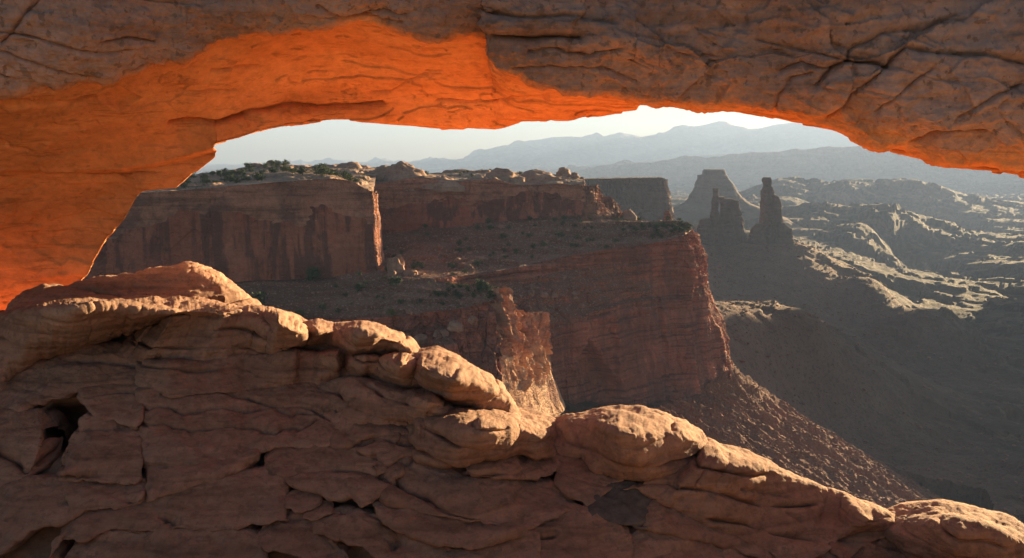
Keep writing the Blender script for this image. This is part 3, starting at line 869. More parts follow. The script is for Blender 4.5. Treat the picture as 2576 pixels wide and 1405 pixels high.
    # joints seen on the face
    for line, wd, dp in [
        ([(2600, 158), (2489, 134), (2364, 128), (2281, 115), (2250, 140), (2234, 165), (2180, 158), (2134, 155), (2083, 180), (2050, 215)], 4.5, .20),
        ([(2134, 155), (2140, 120), (2214, 75), (2330, 60), (2420, 20)], 3.5, .12), ([(2134, 155), (2000, 120), (1900, 95)], 3, .08),
        ([(2290, 355), (2340, 335), (2420, 325), (2480, 330)], 4, .12), ([(2234, 165), (2150, 240), (2080, 300)], 3, .10), ([(2350, 170), (2260, 240), (2200, 290)], 3, .09),
        ([(2576, 210), (2480, 250), (2400, 300)], 3, .09), ([(1960, 190), (2010, 160), (2083, 180)], 3, .09), ([(1950, 290), (1960, 240), (1985, 205), (2040, 185)], 3, .10),
        ([(1240, 95), (1330, 100), (1400, 92), (1460, 92)], 5, .18), ([(1330, 130), (1400, 120), (1480, 135), (1560, 120)], 4, .10),
        ([(1290, 175), (1380, 160), (1500, 165), (1600, 200)], 4, .08), ([(1220, 20), (1300, 45), (1420, 40), (1540, 60)], 4, .10), ([(800, 10), (860, 40), (920, 52), (1010, 50)], 4, .12),
        ([(250, 100), (320, 95), (390, 107)], 3, .10), ([(0, 110), (60, 40), (100, 0)], 4, .10)]:
        d = d - isface * dp * np.exp(-polydist(XW, line) / wd)
    # ledge cracks on the orange underside
    for line, wd, dp in [
        ([(430, 315), (500, 314), (560, 309), (622, 293)], 4, .22), ([(622, 293), (640, 280), (700, 268), (750, 262), (800, 270), (900, 270), (960, 264)], 5, .14),
        ([(530, 175), (600, 173), (650, 172)], 3, .08), ([(0, 258), (60, 253), (120, 262), (180, 260), (240, 248)], 4, .12), ([(120, 308), (190, 315)], 3, .07),
        ([(930, 232), (980, 230), (1020, 205), (1070, 190), (1110, 188)], 2.5, .05), ([(1100, 255), (1180, 256), (1280, 250), (1400, 246)], 3, .08), ([(450, 225), (520, 230), (600, 231)], 2.5, .05),
        ([(130, 435), (280, 440), (370, 434)], 2, .05), ([(0, 352), (30, 370), (90, 385)], 2.5, .06)]:
        d = d - isund * dp * np.exp(-polydist(XW, line) / wd)
    # second sheet of the left leg hanging farther back, below a stepped edge
    step = np.interp(XY[..., 0], [0, 150, 300, 400, 545, 600], [432, 432, 425, 408, 372, 355])
    dd = sstep(0, 9, XY[..., 1] + wob[..., 1] * 0.4 - step) * (XY[..., 0] < 620)
    P2 = P.copy()
    P2[..., 1] += 0.22 * dd * np.maximum(sstep(cs[7] + 2, cs[8] + 4, v), 1 - sstep(0, cs[1], v))[:, None]
    # spalled recess
    rec = polydist(XY, [(285, 250), (320, 250)])
    P2[..., 2] += 0.0
    d = d - isund * 0.10 * (1 - sstep(22, 27, np.abs(XY[..., 0] - 300) * 0.45 + np.abs(XY[..., 1] - 247) * 0.9))
    fl = np.ones(len(P))
    P = P2 + n * d[..., None]
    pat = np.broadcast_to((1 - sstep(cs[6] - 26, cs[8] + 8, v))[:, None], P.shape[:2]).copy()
    glow_climb = sstep(1500, 2000, XY[..., 0])                # orange bounce glow painted up the right face in bare-rock colour
    pat = np.where((v[:, None] < cs[8] + 10), pat - glow_climb * 0.75 * sstep(cs[5], cs[7], v)[:, None], pat)
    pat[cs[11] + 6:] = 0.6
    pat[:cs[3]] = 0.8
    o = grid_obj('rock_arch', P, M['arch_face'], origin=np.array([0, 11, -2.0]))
    ca = o.data.attributes.new('patina_glow', 'FLOAT', 'POINT')
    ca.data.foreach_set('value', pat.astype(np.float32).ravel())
    tag(o, 'wide sandstone arch overhead, grey outer face and glowing orange underside', 'rock arch')
    return o


build_arch()


# ------------------------------------------------------------------ cliffs, benches, plateaus
def curve(pts, n):
    q = resample_idx(pts, n)
    return at(q[:, :2], q[:, 2])


def cliff(name, label, curves, nu, rows, mat, seed, flute=1.2, fl=9.0, strata=0.8, sl=4.0, fine=0.5, cell=0.0, cl=8.0, extra=None, kind='structure', cat=None, smooth=False, upper=None, soil=None, lit_paint_from=2.0):
    P = linloft([curve(c, nu) for c in curves], rows)
    n = grid_normals(P)
    h = n.copy()
    h[..., 2] *= 0.25
    h /= np.linalg.norm(h, axis=-1, keepdims=True) + 1e-9
    if np.mean(h[..., 1]) > 0:
        h = -h
    d = flute * fbm(P, (1 / fl, 1 / fl, 0.12 / fl), 4, 0.55, seed)
    d = d + strata * fbm(P, (0.12 / sl, 0.12 / sl, 1 / sl), 4, 0.6, seed + 1)
    d = d + fine * fbm(P, 0.45 / max(fine, .3), 4, 0.6, seed + 2)
    if cell:
        fv, fe = facets(P + 0.12 * cl * np.stack([fbm(P, 1 / cl, 2, .5, seed + 8)] * 3, -1), (1 / cl, 1 / cl, 0.28 / cl), seed + 3, 0.9)
        f2, _e = facets(P, (2.6 / cl, 2.6 / cl, 1.1 / cl), seed + 5, 0.9)
        d = d + cell * (fv * 1.5 + 0.5 * f2 - 0.7 * np.exp(-fe / 0.05))
    if extra is not None:
        d = d + extra(P)
    P = P + h * d[..., None]
    if upper:                                            # paler rock above a ragged line, dark varnish under it
        nv, nu_ = P.shape[:2]
        fi = np.repeat(np.arange(nv - 1), nu_ - 1)
        lim = rows[0] * (1.0 + 1.1 * fbm(P[:-1, :-1] * np.array([1, 1, 2.0]), 0.018, 5, 0.6, seed + 60)).ravel()
        fj = np.tile(np.arange(nu_ - 1), nv - 1) / (nu_ - 1)
        o = mesh_obj(name, P.reshape(-1, 3), grid_faces(nv, nu_), None, mats=[M[upper], M[mat]], midx=((fi > lim) & (fj < lit_paint_from)).astype(int), smooth=smooth)  # right end stays paler all the way down, painting in its sunlit look
    elif soil:
        o = mesh_obj(name, P.reshape(-1, 3), grid_faces(*P.shape[:2]), None, mats=[M[mat], M['bench']], midx=soil(P).ravel().astype(int), smooth=smooth)
    else:
        o = grid_obj(name, P, M[mat], smooth=smooth)
    tag(o, label, cat, kind=kind)
    return o, P


def bench(name, label, curves, nu, rows, mat, seed, amp=1.0, terr=0.8, th=3.0, kind='structure', wl=18.0, gully=0.0):
    P = linloft([curve(c, nu) for c in curves], rows)
    dz = amp * fbm(P, 1 / wl, 5, 0.55, seed) + 0.35 * amp * fbm(P, 4.5 / wl, 3, 0.6, seed + 4)
    if gully:                                            # runnels straight down the slope
        uu = np.broadcast_to(np.linspace(0, 1, P.shape[1])[None, :, None] * np.array([26.0, 0, 0]), P.shape) + P * 0.012
        dz = dz + gully * (ridged(uu, 1.0, 3, 0.5, seed + 9) - 0.7)
    zz = P[..., 2] + dz
    # little ledges that follow the bedding
    b = zz / th + 0.5 * fbm(P, 0.5 / wl, 2, 0.5, seed + 2)
    fr = b - np.floor(b)
    zz = zz + terr * (sstep(0.35, 0.65, fr) - fr)
    v = np.arange(len(P))
    e = np.minimum(1, np.minimum(v, len(P) - 1 - v) / 3.0)[:, None]
    P[..., 2] = P[..., 2] + (zz - P[..., 2]) * (0.3 + 0.7 * e)
    o = grid_obj(name, P, M[mat], smooth=False)
    tag(o, label, None, kind=kind)
    return o, P


# wall on the left, beyond the hollow
W1r = [(60, 508, 391), (340, 487, 398), (500, 475, 402), (650, 462, 408), (780, 452, 413), (840, 449, 416), (885, 455, 420), (905, 468, 422), (934, 481, 424), (946, 489, 432), (944, 480, 452), (930, 470, 500)]
W1m = [(60, 590, 392), (340, 580, 399), (500, 566, 403), (650, 555, 409), (780, 550, 414), (840, 545, 417), (885, 545, 419), (915, 548, 421), (942, 553, 425), (954, 558, 434), (951, 552, 453), (935, 540, 500)]
W1b = [(60, 725, 387), (340, 715, 393), (500, 712, 397), (650, 706, 404), (780, 702, 409), (840, 697, 412), (885, 690, 414), (920, 682, 417), (950, 670, 421), (962, 662, 433), (959, 656, 452), (940, 640, 500)]
cliff('left_canyon_wall', 'streaked red canyon wall with a sunlit right end', [W1r, W1m, W1b], 620, [70, 110], 'wall_low', 401, upper='wall_up', lit_paint_from=0.715, flute=1.6, fl=14, strata=0.7, sl=6, fine=0.35, cell=0.5, cl=14)
_, TOP1 = bench('plateau', 'slickrock plateau with shrubs above the left canyon wall',
                [[(60, 508, 391.3), (340, 487, 398.3), (500, 475, 402.3), (650, 462, 408.3), (780, 452, 413.3), (840, 449, 416.3), (885, 455, 420.3), (905, 466, 422.3), (930, 478, 424.5), (940, 480, 440)],
                 [(60, 480, 600), (340, 462, 610), (480, 443, 620), (560, 431, 640), (620, 419, 650), (680, 413, 650), (740, 422, 650), (800, 418, 650), (880, 416, 650), (950, 425, 640)],
                 [(60, 500, 900), (340, 480, 900), (480, 470, 900), (560, 450, 900), (620, 440, 900), (680, 440, 900), (740, 440, 900), (800, 440, 900), (880, 430, 900), (950, 430, 900)]],
                380, [110, 20], 'wall_top', 411, amp=2.2, terr=1.2, th=3.0, wl=40)
# wall behind it
W2r = [(880, 455, 543.5), (950, 462, 546.7), (1043, 446, 549.8), (1154, 457, 553.0), (1247, 449, 555.4), (1296, 465, 556.2), (1415, 464, 559.3), (1466, 465, 562.5), (1479, 470, 570.4), (1476, 465, 616.2)]
W2m = [(880, 520, 545.1), (950, 520, 548.3), (1043, 515, 550.6), (1154, 515, 553.8), (1247, 505, 556.2), (1296, 508, 557.0), (1415, 503, 560.1), (1470, 503, 562.5), (1483, 504, 570.4), (1479, 500, 616.2)]
W2b = [(880, 590, 541.9), (961, 580, 544.3), (1043, 578, 545.1), (1117, 573, 546.7), (1200, 566, 548.3), (1266, 556, 549.8), (1378, 546, 553.0), (1460, 541, 556.2), (1486, 537, 565.6), (1484, 528, 616.2)]
cliff('back_canyon_wall', 'long red cliff behind the left wall, with varnish and alcoves', [W2r, W2m, W2b], 560, [50, 60], 'wall_low', 421, upper='wall_up', flute=2.2, fl=20, strata=1.0, sl=7, fine=0.5, cell=0.8, cl=20)
_, TOP2 = bench('plateau', 'rolling slickrock above the back cliff',
                [[(880, 455, 543.8), (950, 462, 547.0), (1043, 446, 550.2), (1154, 457, 553.3), (1247, 449, 555.7), (1296, 465, 556.5), (1415, 464, 559.6), (1466, 465, 562.8)],
                 [(880, 424, 679.4), (1017, 428, 679.4), (1073, 438, 671.5), (1169, 432, 671.5), (1262, 436, 671.5), (1355, 437, 671.5), (1415, 441, 671.5), (1466, 450, 663.6)],
                 [(880, 440, 869.0), (1017, 440, 869.0), (1073, 445, 869.0), (1169, 445, 869.0), (1262, 445, 869.0), (1355, 446, 869.0), (1415, 450, 869.0), (1466, 460, 869.0)]],
                320, [70, 12], 'wall_top', 431, amp=2.4, terr=1.4, th=4, wl=40)
cliff('back_canyon_wall', 'broken dark cliff step right of the back cliff',
      [[(1462, 468, 565.6), (1505, 465, 575.1), (1514, 485, 579.1), (1546, 507, 588.6), (1554, 520, 600.4), (1550, 515, 647.8)],
       [(1462, 565, 553.0), (1505, 565, 557.0), (1532, 563, 564.9), (1558, 561, 580.6), (1563, 556, 600.4), (1558, 550, 647.8)]], 150, [70], 'wall', 441, flute=2.4, fl=12, strata=1.8, sl=5, cell=1.0, cl=10)


def dome(name, label, X, Yb, Yt, hw, D, mat='wall_top', seed=1, dr=0.9, sq=2.2, kind='structure', cat=None, n1=56, n2=22, amp=0.10):
    b = at1(X, Yb, D)
    t = at1(X, Yt, D)
    H = t[2] - b[2]
    Wd = hw / K / FPX * D * 1.0
    a = np.linspace(0, 2 * math.pi, n1, endpoint=False)
    vv = np.linspace(0, 1, n2)
    rr = np.cos(vv * math.pi / 2) ** (2 / sq)
    hh = np.sin(vv * math.pi / 2) ** (2 / sq)
    P = np.stack([b[0] + Wd * rr[:, None] * np.cos(a)[None], b[1] + Wd * dr * rr[:, None] * np.sin(a)[None],
                  np.broadcast_to((b[2] - 0.15 * H + 1.15 * H * hh)[:, None], (n2, n1))], -1)
    c = b + np.array([0, 0, H * 0.3])
    dirn = P - c
    dirn /= np.linalg.norm(dirn, axis=-1, keepdims=True) + 1e-9
    s = max(Wd, H)
    d = s * amp * (1.6 * fbm(P, 1.6 / s, 4, 0.5, seed) + 0.7 * fbm(P, (0.8 / s, 0.8 / s, 9 / s), 3, 0.6, seed + 1))
    P = P + dirn * d[..., None]
    o = grid_obj(name, P, M[mat], wrap=True, flip=True)
    tag(o, label, cat, kind=kind)
    return o


rnd = random.Random(5)
for i, (X, Yb, Yt, hw, D, sq) in enumerate([
    (645, 438, 410, 36, 640, 2), (682, 432, 404, 20, 640, 2), (590, 445, 428, 30, 600, 2.2), (840, 440, 414, 70, 640, 2.4), (880, 440, 409, 46, 630, 2.2), (790, 452, 428, 50, 560, 2.4),
    (560, 462, 447, 26, 520, 2.4), (700, 455, 443, 40, 500, 2.4), (1017, 462, 411, 60, 564.9, 2), (970, 455, 420, 44, 576.7, 2.2), (1090, 462, 440, 60, 564.9, 2.4), (1165, 445, 425, 60, 679.4, 2.2),
    (1212, 452, 427, 34, 632, 2.3), (1262, 470, 424, 52, 580.6, 2), (1300, 470, 444, 30, 572.8, 2.2), (1350, 465, 430, 56, 608.3, 2.3), (1395, 466, 445, 40, 584.6, 2.4),
    (1418, 455, 424, 24, 647.8, 2.6), (1446, 455, 433, 14, 643.9, 2.6), (1462, 458, 444, 9, 639.9, 2.6), (1120, 470, 452, 50, 559.3, 2.6), (1578, 560, 524, 20, 588.6, 2.6)]):
    dome('slickrock_hill', 'rounded slickrock knob on the plateau', X, Yb + 6, Yt, hw, D, seed=500 + i, sq=sq)

# far hazy mesa
cliff('far_mesa', 'flat-topped dark mesa in haze left of the butte',
      [[(1400, 455, 1400), (1485, 450, 1400), (1580, 448, 1410), (1668, 447, 1420), (1675, 452, 1450), (1668, 450, 1800)],
       [(1400, 530, 1390), (1485, 530, 1390), (1580, 528, 1400), (1680, 525, 1405), (1686, 520, 1440), (1680, 510, 1800)],
       [(1400, 590, 1360), (1485, 590, 1360), (1580, 590, 1365), (1692, 580, 1370), (1700, 570, 1430), (1690, 550, 1800)]], 260, [60, 30], 'tower', 451, flute=7, fl=22, strata=1.5, sl=14, cell=1.5, cl=26, fine=0.8)
bench('plateau', 'flat top of the hazy mesa', [[(1400, 455, 1400), (1485, 450, 1400), (1580, 448, 1410), (1668, 447, 1421)], [(1400, 452, 2000), (1485, 448.5, 2000), (1580, 446.5, 2000), (1660, 446, 1900)]], 160, [30], 'tower', 455, amp=1.6, terr=0.2)

# bench with shrubs between the back cliff and the promontory
_, BN3 = bench('bench_slope', 'shrub-dotted stony bench below the back cliff',
               [[(890, 588, 555), (1000, 568, 560), (1117, 560, 560), (1266, 545, 562), (1378, 537, 564), (1478, 534, 566), (1560, 549, 560), (1640, 559, 550), (1700, 557, 548), (1736, 566, 530)],
                [(890, 660, 470), (1000, 650, 480), (1117, 640, 485), (1266, 615, 500), (1378, 600, 512), (1478, 588, 524), (1560, 582, 530), (1640, 580, 530), (1700, 574, 528), (1738, 572, 524)],
                [(890, 715, 415), (1000, 708, 412), (1125, 698, 412), (1192, 690, 430), (1325, 667, 454), (1452, 638, 474), (1619, 615, 496), (1700, 599, 505), (1724, 592, 504), (1742, 578, 522)]],
               560, [90, 110], 'bench', 461, amp=1.5, terr=2.6, th=3.6, wl=22)

# the promontory
R1 = [(1080, 702, 408), (1125, 698, 412), (1192, 690, 430), (1325, 667, 454), (1452, 638, 474), (1619, 615, 496), (1700, 599, 505), (1724, 592, 504), (1742, 577, 522), (1752, 590, 545), (1738, 582, 620)]
R2 = [(1080, 728, 404), (1125, 724, 408), (1192, 718, 426), (1325, 703, 451), (1452, 674, 471), (1601, 656, 493), (1690, 652, 504), (1738, 645, 503), (1768, 640, 521), (1774, 650, 545), (1755, 640, 620)]
R3 = [(1080, 790, 370), (1160, 775, 385), (1250, 758, 415), (1345, 738, 438), (1452, 716, 459), (1590, 700, 488), (1690, 705, 504), (1745, 705, 502), (1774, 705, 520), (1780, 705, 545), (1760, 690, 620)]
R4 = [(1080, 880, 335), (1180, 862, 360), (1290, 850, 405), (1375, 838, 424), (1470, 805, 447), (1585, 775, 479), (1680, 768, 498), (1740, 765, 500), (1778, 760, 518), (1790, 760, 545), (1770, 750, 620)]
R5 = [(1080, 1110, 318), (1180, 1090, 345), (1290, 1075, 405), (1400, 1064, 421), (1480, 1060, 436), (1570, 1054, 456), (1665, 1040, 477), (1735, 1010, 481), (1832, 945, 513), (1836, 935, 545), (1800, 900, 640)]


def pic(P):
    fw = P[..., 1] * CP - P[..., 2] * SP
    return np.stack([(512 + FPX * P[..., 0] / fw) * K, (279 - FPX * (P[..., 1] * SP + P[..., 2] * CP) / fw) * K], -1)


def prom_extra(P):
    XY = pic(P)
    x, y = XY[..., 0], XY[..., 1]
    # pointed alcove where a slab fell away
    top = 850 + np.where(x < 1480, (1480 - x) * 1.9, (x - 1480) * 1.55)
    ins = sstep(-6, 6, y - top + 10 * fbm(P, 0.15, 3, .5, 71))
    d = -11.0 * ins * (1 - sstep(1545, 1575, x))
    # vertical buttresses that catch the sun near the right-hand edge
    rr = sstep(1560, 1700, x) * sstep(690, 760, y)
    fv, fe = facets(P + 2.5 * np.stack([fbm(P, 0.05, 3, .5, 76)] * 3, -1), (1 / 15, 1 / 15, 1 / 80), 77, 1.0)
    d = d + 0.55 * sstep(700, 790, y) * (4.5 * fv - 1.5 * np.exp(-fe / 0.05))
    d = d + rr * 1.2 * ridged(P, (1 / 26, 1 / 26, 0.005), 4, 0.55, 72) + 1.6 * sstep(760, 820, y) * ridged(P, (1 / 14, 1 / 14, 0.008), 3, 0.5, 75)
    for X0, wd, dp, y0, y1 in ((1730, 24, 3.0, 700, 1010), (1772, 16, 2.0, 640, 960)):
        xx = x + 10 * fbm(P * np.array([0, 0, 1.0]), 0.035, 3, .5, int(X0)) - 0.10 * (y - 800) * (X0 > 1700)
        d = d - dp * np.clip((xx - X0) / wd, 0, 1) * (1 - sstep(X0 + wd + 2, X0 + wd + 7, xx)) * sstep(y0, y0 + 60, y) * (1 - sstep(y1 - 40, y1, y))
    up = sstep(1600, 1720, x) * (1 - sstep(690, 740, y))
    d = d + up * 2.5 * fbm(P, (1 / 5, 1 / 5, 1 / 6), 3, 0.6, 73)
    # ledges of the upper part
    b = P[..., 2] / 5.2 + 0.35 * fbm(P, 0.008, 3, .5, 74)
    fr = b - np.floor(b)
    led = sstep(0.0, 0.35, fr) * (1 - sstep(0.75, 1.0, fr))
    d = d + (1 - sstep(770, 850, y)) * 2.4 * led * sstep(-0.35, 0.2, fbm(P, 0.03, 3, .5, 70)) * (1 - 0.85 * sstep(1590, 1690, x))
    return d


def prom_soil(P):
    q = P[:-1, :-1]
    x = pic(q)[..., 0]
    r = np.arange(len(q))[:, None]
    nz = np.abs(grid_normals(P)[:-1, :-1, 2])
    return (r > 34) & (r < 121) & (nz + 0.15 * fbm(q, 0.05, 3, .5, 78) > 0.42) & (x < 1640 + 40 * fbm(q, 0.06, 3, .5, 79))


_, PRO = cliff('promontory', 'big red promontory with a pointed alcove and sunlit right edge', [R1, R2, R3, R4, R5], 700, [36, 40, 46, 150], 'promontory', 471,
               flute=1.2, fl=18, strata=0.9, sl=5, fine=0.5, cell=0.6, cl=12, extra=prom_extra, soil=prom_soil)

# near bench and its broken cliff
_, BN1 = bench('bench_slope', 'nearer bench of red soil and shrubs under the left wall',
               [[(480, 706, 408), (700, 697, 414), (850, 688, 420), (955, 668, 428), (1000, 676, 420), (1050, 690, 410), (1102, 706, 398), (1157, 716, 390), (1225, 712, 384), (1256, 722, 380)],
                [(480, 800, 355), (760, 800, 354), (880, 800, 353), (960, 798, 353), (1020, 792, 354), (1080, 786, 356), (1130, 780, 357), (1175, 772, 358), (1215, 762, 360), (1243, 755, 361)]],
               460, [130], 'bench', 481, amp=1.2, terr=1.6, th=2.6, wl=14)
NF = [(480, 800, 355), (760, 800, 354), (880, 800, 353), (960, 798, 353), (1020, 792, 354), (1080, 786, 356), (1130, 780, 357), (1175, 772, 358), (1215, 762, 360), (1243, 755, 361)]
NG = [(480, 1000, 338), (760, 1000, 337), (880, 1000, 337), (960, 1000, 337), (1020, 1000, 338), (1080, 1000, 340), (1130, 1000, 341), (1180, 1000, 342), (1230, 990, 344), (1264, 975, 346)]
_, BRK = cliff('broken_cliff', 'shaded ledgy cliff of rounded blocks under the near bench', [NF, NG], 420, [150], 'promontory', 491, flute=1.2, fl=7, strata=1.8, sl=5, fine=0.5, cell=1.7, cl=6)
L0 = [(1243, 755, 361), (1252, 728, 366), (1262, 720, 371), (1280, 732, 377), (1288, 772, 383), (1315, 786, 390), (1347, 783, 398), (1359, 803, 405), (1362, 815, 412), (1350, 810, 425)]
L1 = [(1253, 885, 352), (1266, 888, 355), (1280, 890, 359), (1295, 893, 365), (1310, 895, 372), (1330, 895, 381), (1350, 895, 391), (1366, 893, 399), (1369, 890, 408), (1355, 880, 425)]
L2 = [(1264, 975, 346), (1285, 1000, 348), (1305, 1030, 352), (1325, 1045, 358), (1345, 1055, 365), (1370, 1060, 374), (1395, 1055, 385), (1418, 1035, 395), (1422, 1025, 404), (1410, 1010, 425)]


def shatter(P):
    y = pic(P)[..., 1]
    k = 1 - sstep(900, 985, y + 60 * fbm(P, 0.06, 2, .5, 83))
    W = P + 0.8 * np.stack([fbm(P, 0.25, 3, .5, 81), fbm(P, 0.25, 3, .5, 82), fbm(P, 0.25, 3, .5, 84)], -1)
    f1, e1 = facets(W, (1 / 6.0, 1 / 6.0, 1 / 15.0), 85, 1.0)
    f2, e2 = facets(W, (1 / 2.4, 1 / 2.4, 1 / 5.0), 87, 1.1)
    return k * (4.4 * f1 + 2.0 * f2 - 0.9 * np.exp(-e1 / 0.03)) + (1 - k) * 0.2 * f1


cliff('broken_cliff', 'sunlit shattered cliff end above a smooth gold wall', [L0, L1, L2], 360, [190, 150], 'broken', 495, upper='fin', flute=0.5, fl=10, strata=0.3, sl=4, fine=0.25, extra=shatter)


# red talus apron below the promontory
_, TAL = bench('talus_slope', 'steep red rubble slope below the promontory',
               [[(1480, 1048, 400), (1570, 1044, 425), (1660, 1030, 455), (1735, 1000, 478), (1800, 962, 496), (1834, 938, 510), (1838, 932, 530)],
                [(1600, 1130, 400), (1700, 1120, 420), (1790, 1095, 450), (1880, 1070, 485), (1930, 1035, 520), (1960, 1020, 560), (1965, 1018, 590)],
                [(1850, 1300, 380), (1980, 1290, 410), (2080, 1260, 450), (2170, 1220, 500), (2230, 1205, 550), (2260, 1205, 600), (2262, 1206, 630)],
                [(2200, 1480, 370), (2300, 1440, 410), (2390, 1390, 460), (2440, 1345, 510), (2460, 1320, 550), (2450, 1310, 590), (2440, 1308, 620)]],
               420, [90, 110, 90], 'talus', 611, amp=2.6, terr=0.5, th=5, wl=16, gully=4.5)


# ------------------------------------------------------------------ canyon floor (one sheet to the horizon)
CTRL = [(1832, 945, 512), (1760, 1010, 484), (1650, 1062, 455), (1500, 1075, 420), (1900, 1150, 452), (2100, 1240, 462), (2300, 1340, 472), (2100, 1130, 600), (2250, 1203, 615), (2400, 1283, 610),
        (1950, 1008, 575), (1300, 1200, 330), (1000, 1150, 300), (2050, 1330, 400), (1800, 1300, 360),
        (2250, 1130, 750), (2450, 1150, 757), (2100, 1080, 738), (2576, 1200, 707), (2500, 1300, 616), (2576, 1380, 540),
        (1801, 824, 640), (1888, 857, 700), (1970, 884, 750), (2068, 898, 780), (2095, 912, 790), (2160, 961, 800), (2270, 999, 830),
        (1880, 930, 620), (2050, 980, 755), (1950, 960, 700), (2050, 1050, 728), (2000, 842, 1040), (2150, 902, 1050), (2300, 950, 1050), (2500, 1000, 1000), (2576, 1050, 900), (1800, 822, 950),
        (1750, 612, 1350), (1870, 618, 1350), (1990, 617, 1350), (2061, 651, 1330), (2138, 690, 1310), (2235, 735, 1290), (2350, 800, 1250), (1850, 700, 1250), (1850, 780, 1150), (2000, 750, 1200),
        (2000, 828, 1090), (2150, 800, 1180), (1870, 640, 1420), (1870, 610, 1700), (2000, 640, 1750), (1700, 600, 1300),
        (2250, 650, 2500), (2400, 750, 1800), (2576, 850, 1400), (2450, 880, 1300), (2300, 860, 1300), (2150, 560, 4000), (2400, 560, 4000), (2576, 620, 2800), (2100, 660, 2000), (2200, 700, 1900),
        (2050, 537, 2800), (2238, 570, 2600), (2140, 575, 2600), (1980, 545, 2850), (2050, 580, 2500), (2200, 600, 2450),
        (1948, 464, 4300), (2068, 482, 4200), (2238, 476, 4300), (2339, 471, 4400), (2130, 500, 4100), (2290, 490, 4200), (2000, 520, 3700),
        (1700, 562, 3000), (1820, 545, 3000), (1700, 520, 4200), (1850, 520, 4200), (1600, 520, 4500), (2300, 516, 5500), (2576, 520, 5500), (1900, 505, 5200), (1500, 510, 5200), (2576, 500, 6500), (2000, 471, 9800), (1500, 471, 9800), (2576, 471, 9800), (2000, 428, 20000), (1500, 428, 20000), (2600, 428, 20000), (1000, 440, 15000), (3300, 471, 9800),
        (1000, 620, 2500), (600, 620, 2500), (1200, 560, 4500), (400, 560, 4500), (2900, 620, 2900), (2900, 850, 1500), (2900, 1100, 900), (2900, 520, 5500), (3600, 600, 3000), (3600, 900, 1400), (2900, 1300, 650)]


